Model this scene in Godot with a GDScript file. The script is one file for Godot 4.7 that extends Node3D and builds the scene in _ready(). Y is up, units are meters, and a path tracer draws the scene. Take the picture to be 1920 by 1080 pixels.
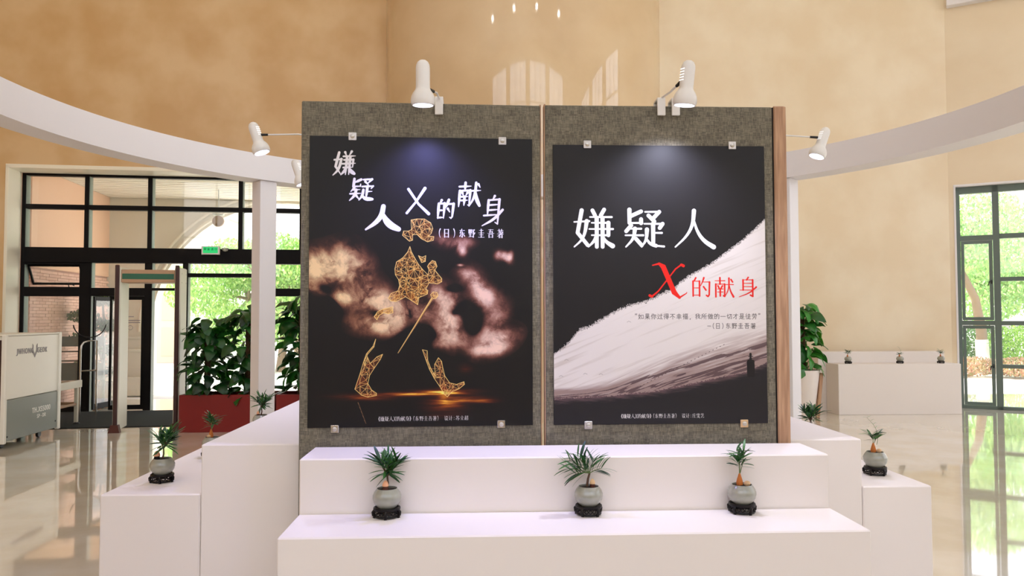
extends Node3D
# An exhibition island in a marble hall: two posters on fabric boards, stepped white plinths, potted bonsai, a glazed entrance behind.

const FAC_AT := Vector3(-6.4, 0, -9.23)     # a point of the entrance glazing plane
const FAC_TURN := 6.0                        # its turn, degrees
const WIN_AT := Vector3(7.532, 0, -8.883)    # left end of the right-hand glazing
const WIN_TURN := -32.0
const LAMP_ENERGY := 1.5                     # each ceiling downlight
const BOX_D := 2.7                           # depth of the box of display boards

var mats := {}
var cache := {}
var rng := RandomNumberGenerator.new()


# ------------------------------------------------------------------ mesh building
class MB:
	var v := PackedVector3Array()
	var n := PackedVector3Array()
	var uv := PackedVector2Array()
	var ix := PackedInt32Array()

	func face(p: Array, out: Vector3, uvs: Array = []) -> void:
		var nn: Vector3 = (p[1] - p[0]).cross(p[2] - p[0])
		if nn.length_squared() < 1e-16 and p.size() > 3:
			nn = (p[2] - p[0]).cross(p[3] - p[0])
		nn = nn.normalized()
		var flip := nn.dot(out) < 0.0
		if flip:
			nn = -nn
		var b := v.size()
		for i in p.size():
			v.append(p[i])
			n.append(nn)
			uv.append(uvs[i] if uvs.size() > i else Vector2(p[i].x, -p[i].y))
		for i in range(1, p.size() - 1):
			ix.append(b)
			if flip:
				ix.append(b + i)
				ix.append(b + i + 1)
			else:
				ix.append(b + i + 1)
				ix.append(b + i)

	func box(c: Vector3, s: Vector3, bev := 0.004, bs := Basis()) -> void:
		var h := s * 0.5
		var b: float = minf(bev, 0.4 * minf(s.x, minf(s.y, s.z)))
		for ax in 3:
			var a1 := (ax + 1) % 3
			var a2 := (ax + 2) % 3
			for sg in [-1.0, 1.0]:
				var q := []
				for k in [[-1, -1], [1, -1], [1, 1], [-1, 1]]:
					var p := Vector3()
					p[ax] = sg * h[ax]
					p[a1] = k[0] * (h[a1] - b)
					p[a2] = k[1] * (h[a2] - b)
					q.append(c + bs * p)
				var o := Vector3()
				o[ax] = sg
				face(q, bs * o)
			if b > 0.0:
				for s1 in [-1.0, 1.0]:
					for s2 in [-1.0, 1.0]:
						var q := []
						for k in [[-1, 0], [1, 0], [1, 1], [-1, 1]]:
							var p := Vector3()
							p[ax] = k[0] * (h[ax] - b)
							p[a1] = s1 * (h[a1] - (0.0 if k[1] == 0 else b))
							p[a2] = s2 * (h[a2] - (b if k[1] == 0 else 0.0))
							q.append(c + bs * p)
						var o := Vector3()
						o[a1] = s1
						o[a2] = s2
						face(q, bs * o)
		if b > 0.0:
			for x in [-1.0, 1.0]:
				for y in [-1.0, 1.0]:
					for z in [-1.0, 1.0]:
						var g := Vector3(x, y, z)
						var q := []
						for ax in 3:
							var p := Vector3(x * (h.x - b), y * (h.y - b), z * (h.z - b))
							p[ax] = g[ax] * h[ax]
							q.append(c + bs * p)
						face(q, bs * g)

	func span(a: Vector3, b: Vector3, bev := 0.004) -> void:   # box between two corners
		box((a + b) * 0.5, (b - a).abs(), bev)

	func lathe(prof: Array, seg := 24, xf := Transform3D(), sharp := 40.0) -> void:   # prof: Vector2(radius, y), outside to the right of the way along it
		var m := prof.size()
		var sn := []
		for i in m - 1:
			var d: Vector2 = prof[i + 1] - prof[i]
			sn.append(Vector2(d.y, -d.x).normalized())
		for i in m - 1:
			var n0: Vector2 = sn[i]
			var n1: Vector2 = sn[i]
			if i > 0 and absf(rad_to_deg(sn[i].angle_to(sn[i - 1]))) < sharp:
				n0 = (sn[i] + sn[i - 1]).normalized()
			if i < m - 2 and absf(rad_to_deg(sn[i].angle_to(sn[i + 1]))) < sharp:
				n1 = (sn[i] + sn[i + 1]).normalized()
			var b := v.size()
			for k in seg + 1:
				var a := TAU * k / seg
				var c := Vector3(cos(a), 0, sin(a))
				for e in 2:
					var pr: Vector2 = prof[i + e]
					var nr: Vector2 = n0 if e == 0 else n1
					v.append(xf * (c * pr.x + Vector3.UP * pr.y))
					n.append((xf.basis * (c * nr.x + Vector3.UP * nr.y)).normalized())
					uv.append(Vector2(float(k) / seg, float(i + e) / (m - 1)))
			for k in seg:
				var q := b + k * 2
				ix.append_array([q, q + 2, q + 1, q + 2, q + 3, q + 1])

	func tube(path: Array, r0: float, r1 := -1.0, sides := 8, caps := true) -> void:
		if r1 < 0.0:
			r1 = r0
		var m := path.size()
		var t0: Vector3 = (path[1] - path[0]).normalized()
		var up := Vector3.UP if absf(t0.y) < 0.9 else Vector3.RIGHT
		var side := t0.cross(up).normalized()
		var b := v.size()
		for i in m:
			var t: Vector3 = (path[mini(i + 1, m - 1)] - path[maxi(i - 1, 0)]).normalized()
			side = (side - t * side.dot(t)).normalized()
			var w := side.cross(t)
			var r := lerpf(r0, r1, float(i) / (m - 1))
			for k in sides + 1:
				var a := TAU * k / sides
				var d := side * cos(a) + w * sin(a)
				v.append(path[i] + d * r)
				n.append(d)
				uv.append(Vector2(float(k) / sides, i))
		for i in m - 1:
			for k in sides:
				var q := b + i * (sides + 1) + k
				ix.append_array([q, q + 1, q + sides + 1, q + 1, q + sides + 2, q + sides + 1])
		if caps:
			for e in [0, m - 1]:
				var ring := []
				for k in sides:
					ring.append(v[b + e * (sides + 1) + k])
				face(ring, (path[0] - path[1]) if e == 0 else (path[m - 1] - path[m - 2]))

	func prism(poly: PackedVector2Array, z0: float, z1: float, xf := Transform3D(), smooth := false) -> void:
		var tr := Geometry2D.triangulate_polygon(poly)
		for zz in [z0, z1]:
			var o: Vector3 = xf.basis * Vector3(0, 0, 1 if zz == maxf(z0, z1) else -1)
			for i in range(0, tr.size(), 3):
				var q := []
				for k in 3:
					q.append(xf * Vector3(poly[tr[i + k]].x, poly[tr[i + k]].y, zz))
				face(q, o)
		var cw := Geometry2D.is_polygon_clockwise(poly)
		for i in poly.size():
			var a := poly[i]
			var c := poly[(i + 1) % poly.size()]
			var d := c - a
			var nn := Vector3(-d.y, d.x, 0) if cw else Vector3(d.y, -d.x, 0)
			face([xf * Vector3(a.x, a.y, z0), xf * Vector3(c.x, c.y, z0), xf * Vector3(c.x, c.y, z1), xf * Vector3(a.x, a.y, z1)], xf.basis * nn)

	func sheet(rows: Array) -> void:   # rows of equal point counts; smooth normals
		var m: int = rows.size()
		var w: int = rows[0].size()
		var b := v.size()
		for i in m:
			for j in w:
				var du: Vector3 = rows[i][mini(j + 1, w - 1)] - rows[i][maxi(j - 1, 0)]
				var dv: Vector3 = rows[mini(i + 1, m - 1)][j] - rows[maxi(i - 1, 0)][j]
				v.append(rows[i][j])
				n.append(du.cross(dv).normalized())
				uv.append(Vector2(float(j) / (w - 1), float(i) / (m - 1)))
		for i in m - 1:
			for j in w - 1:
				var q := b + i * w + j
				ix.append_array([q, q + w, q + 1, q + 1, q + w, q + w + 1])

	func mesh() -> ArrayMesh:
		var a := []
		a.resize(Mesh.ARRAY_MAX)
		a[Mesh.ARRAY_VERTEX] = v
		a[Mesh.ARRAY_NORMAL] = n
		a[Mesh.ARRAY_TEX_UV] = uv
		a[Mesh.ARRAY_INDEX] = ix
		var m := ArrayMesh.new()
		m.add_surface_from_arrays(Mesh.PRIMITIVE_TRIANGLES, a)
		return m


# ------------------------------------------------------------------ things and parts
func thing(called: String, label: String, category: String, at := Vector3.ZERO, turn := 0.0, group := "") -> Node3D:
	var o := Node3D.new()
	o.name = called
	add_child(o, true)
	o.position = at
	o.rotation_degrees.y = turn
	o.set_meta("label", label)
	o.set_meta("category", category)
	if group:
		o.set_meta("group", group)
	return o


func setting(called: String, at := Vector3.ZERO, turn := 0.0) -> Node3D:
	var o := Node3D.new()
	o.name = called
	add_child(o, true)
	o.position = at
	o.rotation_degrees.y = turn
	o.set_meta("kind", "structure")
	return o


func put(called: String, m, mat: Material, parent: Node = self, xf := Transform3D(), kind := "") -> MeshInstance3D:
	var o := MeshInstance3D.new()
	o.name = called
	o.mesh = m.mesh() if m is MB else m
	o.material_override = mat
	o.transform = xf
	parent.add_child(o, true)
	if kind:
		o.set_meta("kind", kind)
	return o


func struct(called: String, m, mat: Material) -> MeshInstance3D:
	return put(called, m, mat, self, Transform3D(), "structure")


func boxm(a: Vector3, b: Vector3, bev := 0.004) -> MB:
	var m := MB.new()
	m.span(a, b, bev)
	return m


# ------------------------------------------------------------------ materials
func rgb8(r: int, g: int, b: int, a := 1.0) -> Color:
	return Color(r / 255.0, g / 255.0, b / 255.0, a)


func mat(key: String, c: Color, rough := 0.6, opts := {}) -> StandardMaterial3D:
	if mats.has(key):
		return mats[key]
	var m := StandardMaterial3D.new()
	m.resource_name = key
	m.albedo_color = c
	m.roughness = rough
	for k in opts:
		m.set(k, opts[k])
	mats[key] = m
	return m


func noise_tex(sd: int, freq: float, lo: Color, hi: Color, size := 512, oct := 4, type := FastNoiseLite.TYPE_SIMPLEX_SMOOTH) -> NoiseTexture2D:
	var f := FastNoiseLite.new()
	f.seed = sd
	f.noise_type = type
	f.frequency = freq
	f.fractal_octaves = oct
	var g := Gradient.new()
	g.colors = PackedColorArray([lo, lo.lerp(hi, 0.5), hi])
	g.offsets = PackedFloat32Array([0.2, 0.5, 0.8])
	var t := NoiseTexture2D.new()
	t.width = size
	t.height = size
	t.seamless = true
	t.noise = f
	t.color_ramp = g
	return t


func tri(m: StandardMaterial3D, tex: Texture2D, scale: Vector3, world := true) -> StandardMaterial3D:
	m.albedo_texture = tex
	m.uv1_triplanar = true
	m.uv1_world_triplanar = world
	m.uv1_scale = scale
	return m


func weave_tex() -> ImageTexture:   # felt-like woven board fabric: long and cross threads of uneven greys
	var s := 512
	var im := Image.create(s, s, false, Image.FORMAT_RGB8)
	var r := RandomNumberGenerator.new()
	r.seed = 5
	var f := FastNoiseLite.new()
	f.seed = 4
	f.frequency = 0.012
	for y in s:
		for x in s:
			var k := 0.0
			k += (fposmod(sin(float(x / 3) * 12.9898 + float(y / 14 + (x / 3) * 5) * 78.233) * 43758.5453, 1.0) - 0.5) * 0.5
			k += (fposmod(sin(float(y / 3) * 39.425 + float(x / 16 + (y / 3) * 7) * 12.41) * 24634.6345, 1.0) - 0.5) * 0.4
			k += (r.randf() - 0.5) * 0.35 + f.get_noise_2d(x, y) * 0.25
			var c := Color(0.455, 0.43, 0.37) * (1.0 + k * 0.45)
			im.set_pixel(x, y, c)
	return ImageTexture.create_from_image(im)


func make_materials() -> void:
	tri(mat("wall_marble", Color.WHITE, 0.34), noise_tex(3, 0.006, rgb8(208, 168, 114), rgb8(224, 192, 146), 512, 5), Vector3(0.22, 0.22, 0.22))
	tri(mat("wall_cream", Color.WHITE, 0.3), noise_tex(8, 0.006, rgb8(232, 212, 180), rgb8(240, 224, 196), 512, 5), Vector3(0.25, 0.25, 0.25))
	tri(mat("column_marble", Color.WHITE, 0.05, {"clearcoat_enabled": true, "clearcoat": 0.6, "clearcoat_roughness": 0.03}), noise_tex(12, 0.006, rgb8(216, 188, 150), rgb8(230, 206, 170), 512, 5), Vector3(0.22, 0.22, 0.22))
	tri(mat("floor_marble", Color.WHITE, 0.05, {"clearcoat_enabled": true, "clearcoat": 0.8, "clearcoat_roughness": 0.03}), noise_tex(21, 0.008, rgb8(232, 220, 198), rgb8(243, 235, 220), 512, 5), Vector3(0.35, 0.35, 0.35))
	mat("stone_trim", rgb8(250, 244, 224), 0.35)
	mat("ceiling_white", rgb8(240, 236, 228), 0.8)
	mat("plinth_white", rgb8(240, 231, 224), 0.55)
	mat("white_paint", rgb8(238, 235, 238), 0.5)
	tri(mat("board_fabric", Color.WHITE, 0.95), weave_tex(), Vector3(1.7, 1.7, 1.7))
	tri(mat("board_wood", Color.WHITE, 0.6), noise_tex(31, 0.02, rgb8(168, 128, 98), rgb8(196, 156, 122), 256, 4), Vector3(9, 0.7, 9))
	mat("dark_gap", rgb8(24, 18, 16), 0.9)
	mat("frame_black", rgb8(12, 9, 9), 0.55, {"metallic_specular": 0.3})
	mat("frame_side", rgb8(120, 132, 122), 0.45)
	mat("frame_green", rgb8(98, 112, 104), 0.45)
	mat("gasket", rgb8(30, 30, 30), 0.7)
	mat("glass", Color(0.92, 1.0, 0.96, 0.06), 0.02, {"transparency": BaseMaterial3D.TRANSPARENCY_ALPHA})
	mat("chrome", rgb8(205, 205, 205), 0.18, {"metallic": 1.0})
	mat("steel", rgb8(196, 192, 184), 0.35, {"metallic": 0.9})
	mat("black_plastic", rgb8(20, 20, 21), 0.45)
	mat("lamp_white", rgb8(236, 232, 226), 0.32, {"clearcoat_enabled": true, "clearcoat": 0.3})
	mat("bulb", Color(0.95, 0.96, 1.0), 0.4, {"emission_enabled": true, "emission": Color(0.86, 0.88, 1.0), "emission_energy_multiplier": 5.0})
	mat("panel_glow", Color(1, 1, 1), 0.5, {"emission_enabled": true, "emission": Color(1.0, 0.97, 0.93), "emission_energy_multiplier": 2.5})
	mat("pot_glaze", rgb8(186, 186, 178), 0.16, {"clearcoat_enabled": true, "clearcoat": 0.8, "clearcoat_roughness": 0.05})
	tri(mats.pot_glaze, noise_tex(41, 0.03, rgb8(206, 206, 196), rgb8(222, 220, 210), 256, 3), Vector3(3, 3, 3), false)
	mat("dark_wood", rgb8(16, 9, 8), 0.38, {"metallic_specular": 0.35})
	mat("soil", rgb8(52, 40, 28), 0.95)
	mat("moss", rgb8(50, 74, 34), 0.95)
	mat("stem_brown", rgb8(92, 66, 50), 0.8)
	mat("stem_green", rgb8(104, 124, 70), 0.7)
	mat("leaf_dark", rgb8(44, 92, 44), 0.4, {"backlight_enabled": true, "backlight": Color(0.10, 0.18, 0.06)})
	mat("leaf_mid", rgb8(66, 120, 52), 0.4, {"backlight_enabled": true, "backlight": Color(0.10, 0.18, 0.06)})
	mat("leaf_deep", rgb8(34, 70, 46), 0.4, {"backlight_enabled": true, "backlight": Color(0.06, 0.12, 0.06)})
	mat("pothos_a", rgb8(44, 112, 42), 0.3, {"backlight_enabled": true, "backlight": Color(0.20, 0.42, 0.10)})
	mat("pothos_b", rgb8(58, 136, 48), 0.3, {"backlight_enabled": true, "backlight": Color(0.24, 0.46, 0.10)})
	mat("pothos_c", rgb8(34, 88, 40), 0.3, {"backlight_enabled": true, "backlight": Color(0.14, 0.32, 0.08)})
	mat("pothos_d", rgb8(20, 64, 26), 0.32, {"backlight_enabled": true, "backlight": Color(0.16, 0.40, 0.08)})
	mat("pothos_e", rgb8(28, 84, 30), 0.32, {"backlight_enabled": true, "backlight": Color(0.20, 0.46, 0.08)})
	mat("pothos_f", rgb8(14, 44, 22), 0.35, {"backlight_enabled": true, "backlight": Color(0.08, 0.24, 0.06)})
	tri(mat("coir", Color.WHITE, 0.95), noise_tex(51, 0.05, rgb8(60, 42, 28), rgb8(104, 76, 50), 256, 4), Vector3(6, 2, 6), false)
	mat("caudex", rgb8(196, 112, 44), 0.7)
	mat("pebble", rgb8(226, 186, 140), 0.6)
	mat("peach", rgb8(246, 180, 138), 0.5)
	mat("umber", rgb8(84, 38, 24), 0.6)
	mat("planter_red", rgb8(126, 14, 10), 0.45)
	mat("scanner_cream", rgb8(242, 240, 228), 0.4)
	mat("scanner_grey", rgb8(136, 142, 134), 0.4)
	mat("gate_cream", rgb8(232, 230, 214), 0.4)
	mat("gate_edge", rgb8(58, 24, 18), 0.45)
	mat("gate_tan", rgb8(186, 150, 118), 0.5)
	mat("gate_green", rgb8(18, 96, 66), 0.3)
	mat("mat_grey", rgb8(86, 92, 94), 0.95)
	tri(mats.mat_grey, noise_tex(61, 0.2, rgb8(74, 80, 82), rgb8(104, 110, 110), 256, 3), Vector3(2, 2, 2))
	mat("porch_brick", rgb8(232, 190, 172), 0.85)
	mat("porch_brick_b", rgb8(224, 180, 162), 0.85)
	mat("porch_tile", rgb8(236, 192, 160), 0.7)
	mat("mortar", rgb8(188, 150, 136), 0.95)
	mat("porch_stone", rgb8(226, 222, 208), 0.8)
	mat("porch_white", rgb8(240, 236, 220), 0.8)
	mat("slat_gap", rgb8(70, 62, 48), 0.95)
	mat("paving", rgb8(226, 222, 214), 0.85)
	mat("bark", rgb8(140, 120, 100), 0.9)
	mat("whitewash", rgb8(240, 238, 232), 0.8)
	mat("terracotta", rgb8(120, 74, 46), 0.8)
	mat("sign_black", rgb8(18, 18, 18), 0.5)
	mat("sign_white", rgb8(220, 220, 214), 0.6)
	mat("exit_green", rgb8(20, 190, 110), 0.4, {"emission_enabled": true, "emission": Color(0.06, 0.75, 0.40), "emission_energy_multiplier": 0.7})
	mat("exit_dark", rgb8(6, 70, 40), 0.6)
	mat("lantern_brown", rgb8(150, 112, 60), 0.5)
	mat("sensor_grey", rgb8(200, 205, 195), 0.4)
	mat("ink_grey", rgb8(150, 146, 150), 0.6)
	mat("ink_white", rgb8(236, 236, 230), 0.6)


# ------------------------------------------------------------------ lettering: strokes on a 100 x 100 grid, y down; ~ marks a curved stroke
func glyph_strokes() -> Dictionary:
	var nv := "22 6 12 60 36 90;~34 32 30 60 22 78 4 94;4 34 40 32"
	return {
		"嫌": nv + ";48 6 54 18;76 4 68 18;42 22 94 22;46 36 86 36 86 66;40 51 97 51;46 66 86 66;58 24 58 94;72 24 72 94;~58 68 52 80 38 94;~72 68 80 82 96 92",
		"疑": "42 8 16 20;14 4 14 36 42 36 42 27;18 42 6 56;16 50 42 50;4 66 47 66;~27 50 24 74 5 94;29 74 43 90;52 9 86 9 70 26;60 18 74 32;50 38 94 38 87 48;71 38 71 88;71 60 92 60;~56 52 55 76 43 94;~54 74 66 90 97 93",
		"人": "~50 6 47 40 32 68 4 94;~50 32 58 58 74 80 97 94",
		"的": "24 4 16 18;10 20 10 90;10 20 42 20 42 90;10 52 42 52;10 86 42 86;~64 4 58 22 47 42;58 24 92 24 90 84 84 92 76 87;62 46 74 62",
		"献": "6 18 56 18;31 4 31 34;10 34 10 94;10 34 54 34 54 92 48 89;21 42 26 52;43 42 37 52;18 57 46 57;18 71 46 71;32 57 32 90;58 36 98 36;~76 6 76 40 70 68 54 94;~77 38 82 66 98 94;86 12 94 24",
		"身": "54 2 46 14;28 14 28 62;28 14 76 14 76 92 64 86;28 30 76 30;28 46 76 46;12 62 76 62;~94 48 60 76 8 94",
		"日": "22 8 22 94;22 8 78 8 78 94;22 50 78 50;22 90 78 90",
		"东": "14 18 88 18;46 4 22 48 86 48;53 34 53 92 42 86;32 62 16 84;70 62 88 82",
		"野": "10 10 10 48;10 10 46 10 46 48;10 28 46 28;10 47 46 47;28 10 28 86;8 66 48 66;4 90 52 84;56 10 90 10 74 28;62 22 78 36;54 44 96 44 88 58;75 44 75 92 64 86",
		"圭": "22 16 78 16;50 4 50 44;10 44 90 44;20 66 80 66;50 48 50 92;6 92 94 92",
		"吾": "14 8 86 8;44 8 36 48;22 28 72 28 68 48;4 48 96 48;24 62 24 94;24 62 76 62 76 94;24 90 76 90",
		"著": "8 16 92 16;32 4 32 28;68 4 68 28;20 40 76 40;48 28 48 54;4 54 96 54;~86 34 60 58 6 82;34 64 34 96;34 64 76 64 76 96;34 79 76 79;34 94 76 94",
		"设": "16 6 26 18;6 36 24 36 24 82 36 72;~54 8 54 28 42 42;54 10 80 10 80 34 94 34;46 52 84 52 70 76 38 94;52 58 66 80 96 94",
		"计": "16 6 26 18;6 38 26 38 26 84 40 72;44 44 96 44;70 6 70 96",
		"苏": "8 16 92 16;32 4 32 28;68 4 68 28;16 42 72 42 68 92 56 86;~44 30 40 62 14 94;18 56 8 74;82 54 92 72",
		"立": "50 4 56 16;12 26 88 26;30 38 38 76;72 36 58 84;6 88 94 88",
		"超": "12 20 44 20;28 4 28 38;6 38 50 38;30 38 30 80;30 58 46 58;~16 50 16 76 4 94;~14 74 34 92 96 92;54 10 90 10 86 40 78 37;~68 10 66 28 52 42;58 52 58 80;58 52 90 52 90 80;58 78 90 78",
		"庄": "52 2 58 12;16 16 94 16;~18 16 18 60 4 94;34 52 86 52;58 28 58 88;24 88 96 88",
		"雯": "14 6 86 6;8 20 8 36;8 20 92 20 84 34;50 6 50 42;24 26 40 29;24 36 40 39;60 26 76 29;60 36 76 39;50 44 54 52;10 58 90 58;~70 60 54 80 10 96;~30 62 50 82 92 96",
		"艺": "8 18 92 18;34 4 34 32;66 4 66 32;22 44 76 44 26 78 30 90 88 90 90 74",
		"如": "24 6 12 58 40 90;~38 30 32 62 6 94;4 34 46 32;58 26 58 86;58 26 92 26 92 86;58 82 92 82",
		"果": "24 6 24 48;24 6 76 6 76 48;24 26 76 26;24 46 76 46;50 6 50 96;8 60 92 60;~48 60 34 78 6 92;~52 60 66 78 94 92",
		"你": "~26 4 20 28 4 48;18 32 18 96;~48 4 44 22 34 42;44 24 92 24 86 38;66 24 66 92 54 86;48 50 36 76;80 48 94 74",
		"过": "38 28 94 28;74 4 74 76 62 70;46 42 56 56;12 8 22 20;4 40 20 40 20 74;~4 92 22 74 40 88 96 90",
		"得": "26 4 6 26;28 28 4 54;18 44 18 96;44 6 44 40;44 6 86 6 86 40;44 22 86 22;44 39 86 39;40 52 92 52;34 66 96 66;74 52 74 92 62 88;48 74 56 86",
		"不": "8 12 92 12;~56 12 40 40 4 66;52 36 52 96;60 42 90 66",
		"幸": "20 18 80 18;50 2 50 36;8 36 92 36;30 42 38 54;70 42 62 54;14 58 86 58;6 76 94 76;50 58 50 98",
		"福": "18 4 26 14;6 24 36 24 6 58;22 46 22 96;28 50 36 58;44 8 96 8;52 20 52 40;52 20 88 20 88 40;52 39 88 39;48 52 48 94;48 52 92 52 92 94;70 52 70 92;48 72 92 72;48 92 92 92",
		"我": "42 6 10 20;4 36 96 36;26 18 26 92 14 86;4 66 46 54;~58 4 62 50 88 94 96 76;84 46 50 84;72 10 84 22",
		"所": "44 6 14 16;~12 16 12 50 4 92;12 34 42 34;42 34 42 58;12 58 42 58;90 4 58 16;~58 16 56 60 46 94;58 40 98 40;80 40 80 98",
		"做": "~24 4 18 28 4 46;16 32 16 96;28 26 58 26;43 8 43 52;32 52 32 86;32 52 56 52 56 84;32 82 56 82;~74 4 70 22 60 40;66 28 98 28;~90 28 82 66 58 96;~68 38 80 76 98 96",
		"一": "4 50 96 50",
		"切": "4 42 42 32;22 10 22 80 44 68;48 16 92 16 88 90 74 84;~70 16 66 58 40 94",
		"才": "8 24 92 24;60 4 60 94 46 86;~58 26 42 56 6 80",
		"是": "26 4 26 44;26 4 74 4 74 44;26 24 74 24;26 43 74 43;6 56 94 56;52 56 52 90;52 72 82 72;~30 62 24 82 4 96;~26 78 48 94 96 94",
		"徒": "26 4 6 26;28 28 4 54;18 44 18 96;44 18 88 18;66 4 66 42;36 42 96 42;67 42 67 84;67 62 90 62;~50 54 48 76 34 96;~46 78 62 94 98 92",
		"劳": "8 14 92 14;32 2 32 26;68 2 68 26;12 34 8 50;12 34 90 34 84 48;20 60 78 60 72 94 60 90;~50 46 44 74 12 98",
		"安": "48 2 54 12;12 18 8 36;12 18 90 18 82 34;44 30 30 64 78 94;~68 48 56 78 10 96;4 52 96 52",
		"全": "~50 2 36 26 4 46;~50 6 66 30 96 46;26 52 76 52;24 70 78 70;50 52 50 92;8 92 92 92",
		"出": "50 4 50 92;22 16 22 46 78 46;78 16 78 46;14 54 14 92 86 92;86 54 86 92",
		"口": "18 16 18 88;18 16 82 16 82 88;18 82 82 82",
		"合": "~50 4 36 26 6 46;~50 6 66 28 96 46;32 44 68 44;24 58 24 94;24 58 76 58 76 94;24 90 76 90",
		"架": "8 14 44 14 40 42 32 39;~24 4 22 26 6 44;54 12 54 42;54 12 88 12 88 42;54 40 88 40;6 58 94 58;50 46 50 98;~48 58 34 78 6 94;~52 58 66 78 94 94",
		"防": "10 6 10 96;10 8 36 8 24 34 36 54 22 62;66 4 70 16;42 24 98 24;~62 24 60 64 38 96;62 48 90 48 86 92 74 88",
		"(": "~76 2 52 28 52 70 76 98", ")": "~24 2 48 28 48 70 24 98", ":": "50 36 50 40;50 76 50 80", ",": "~24 84 30 92 20 104", "—": "2 50 98 50",
		"《": "70 6 44 50 70 94;92 6 66 50 92 94", "》": "30 6 56 50 30 94;8 6 34 50 8 94", "“": "~70 2 62 12 66 22;~90 2 82 12 86 22", "”": "~14 0 20 10 10 20;~34 0 40 10 30 20",
		"X": "14 6 86 94;86 6 14 94",
	}


func stroke_points(s: String) -> PackedVector2Array:
	var curved := s.begins_with("~")
	var f := s.trim_prefix("~").split_floats(" ", false)
	var p := PackedVector2Array()
	for i in range(0, f.size() - 1, 2):
		p.append(Vector2(f[i], f[i + 1]))
	if curved:
		for rep in 2:
			var q := PackedVector2Array([p[0]])
			for i in p.size() - 1:
				q.append(p[i].lerp(p[i + 1], 0.25))
				q.append(p[i].lerp(p[i + 1], 0.75))
			q.append(p[p.size() - 1])
			p = q
	return p


func ink(im: Image, a: Vector2, b: Vector2, ra: float, rb: float, c: Color) -> void:   # one tapered pen segment
	var r := maxf(ra, rb) + 1.0
	var lo := a.min(b) - Vector2(r, r)
	var hi := a.max(b) + Vector2(r, r)
	var d := b - a
	var l := maxf(d.length_squared(), 1e-6)
	for y in range(maxi(0, int(lo.y)), mini(im.get_height() - 1, int(hi.y) + 1) + 1):
		for x in range(maxi(0, int(lo.x)), mini(im.get_width() - 1, int(hi.x) + 1) + 1):
			var p := Vector2(x + 0.5, y + 0.5) - a
			var t := clampf(p.dot(d) / l, 0.0, 1.0)
			var cov := clampf(lerpf(ra, rb, t) + 0.5 - (p - d * t).length(), 0.0, 1.0) * c.a
			if cov > 0.0:
				im.set_pixel(x, y, im.get_pixel(x, y).lerp(Color(c.r, c.g, c.b), cov))


func write_glyph(im: Image, ch: String, box: Rect2, style: String, w: float, c: Color, slant := 0.0) -> void:
	var all := glyph_strokes() if not cache.has("strokes") else {}
	if not cache.has("strokes"):
		cache.strokes = all
	if not cache.strokes.has(ch):
		return
	for s in cache.strokes[ch].split(";"):
		var p := stroke_points(s)
		var curved: bool = s.begins_with("~")
		var total := 0.0
		for i in p.size() - 1:
			total += p[i].distance_to(p[i + 1])
		var run := 0.0
		for i in p.size() - 1:
			var ln := p[i].distance_to(p[i + 1])
			var steps := maxi(1, int(ln / 14.0)) if style == "brush" else 1
			for k in steps:
				var q0 := p[i].lerp(p[i + 1], float(k) / steps)
				var q1 := p[i].lerp(p[i + 1], float(k + 1) / steps)
				var t0 := (run + ln * k / steps) / total
				var t1 := (run + ln * (k + 1) / steps) / total
				var d := (p[i + 1] - p[i]).abs()
				var r0 := w
				var r1 := w
				if style == "song":
					if d.y < d.x * 0.22:
						r0 = w * 0.42
						r1 = w * 0.56
					elif curved:
						var grow := p[p.size() - 1].x > p[0].x
						r0 = w * (lerpf(0.55, 1.25, t0) if grow else lerpf(1.1, 0.4, t0))
						r1 = w * (lerpf(0.55, 1.25, t1) if grow else lerpf(1.1, 0.4, t1))
					elif d.x < d.y * 0.3:
						r0 = w * 1.1
						r1 = w
				elif style == "brush":
					r0 = w * (1.05 - 0.62 * t0 + 0.35 * sin(t0 * PI)) * (0.72 if d.y < d.x * 0.3 else 1.0)
					r1 = w * (1.05 - 0.62 * t1 + 0.35 * sin(t1 * PI)) * (0.72 if d.y < d.x * 0.3 else 1.0)
					if curved and p[p.size() - 1].x > p[0].x:
						r0 = w * (0.5 + 1.1 * sin(t0 * 2.6))
						r1 = w * (0.5 + 1.1 * sin(t1 * 2.6))
				var a := Vector2(q0.x + slant * (50.0 - q0.y), q0.y - slant * 0.5 * (q0.x - 50.0))
				var b := Vector2(q1.x + slant * (50.0 - q1.y), q1.y - slant * 0.5 * (q1.x - 50.0))
				ink(im, box.position + a * 0.01 * box.size, box.position + b * 0.01 * box.size, maxf(0.35, r0), maxf(0.35, r1), c)
			run += ln


func write_line(im: Image, text: String, from: Vector2, size: Vector2, pitch: float, style: String, w: float, c: Color, narrow := "") -> void:
	var x := from.x
	for ch in text:
		if ch == " ":
			x += pitch * 0.5
			continue
		var half := narrow.contains(ch)
		write_glyph(im, ch, Rect2(x, from.y, size.x * (0.62 if half else 1.0), size.y), style, w, c)
		x += pitch * (0.62 if half else 1.0)


# ------------------------------------------------------------------ the two prints (grids: 419 x 541 and 400 x 524 units)
func blob(f: PackedFloat32Array, w: int, h: int, c: Vector2, r: Vector2, k: float, turn := 0.0) -> void:
	var m := maxf(r.x, r.y) * 2.4
	var cs := cos(turn)
	var sn := sin(turn)
	for y in range(maxi(0, int(c.y - m)), mini(h, int(c.y + m))):
		for x in range(maxi(0, int(c.x - m)), mini(w, int(c.x + m))):
			var dx := x - c.x
			var dy := y - c.y
			var u := (dx * cs + dy * sn) / r.x
			var v := (dy * cs - dx * sn) / r.y
			var q := u * u + v * v
			if q < 5.8:
				f[y * w + x] += k * exp(-q)


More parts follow.
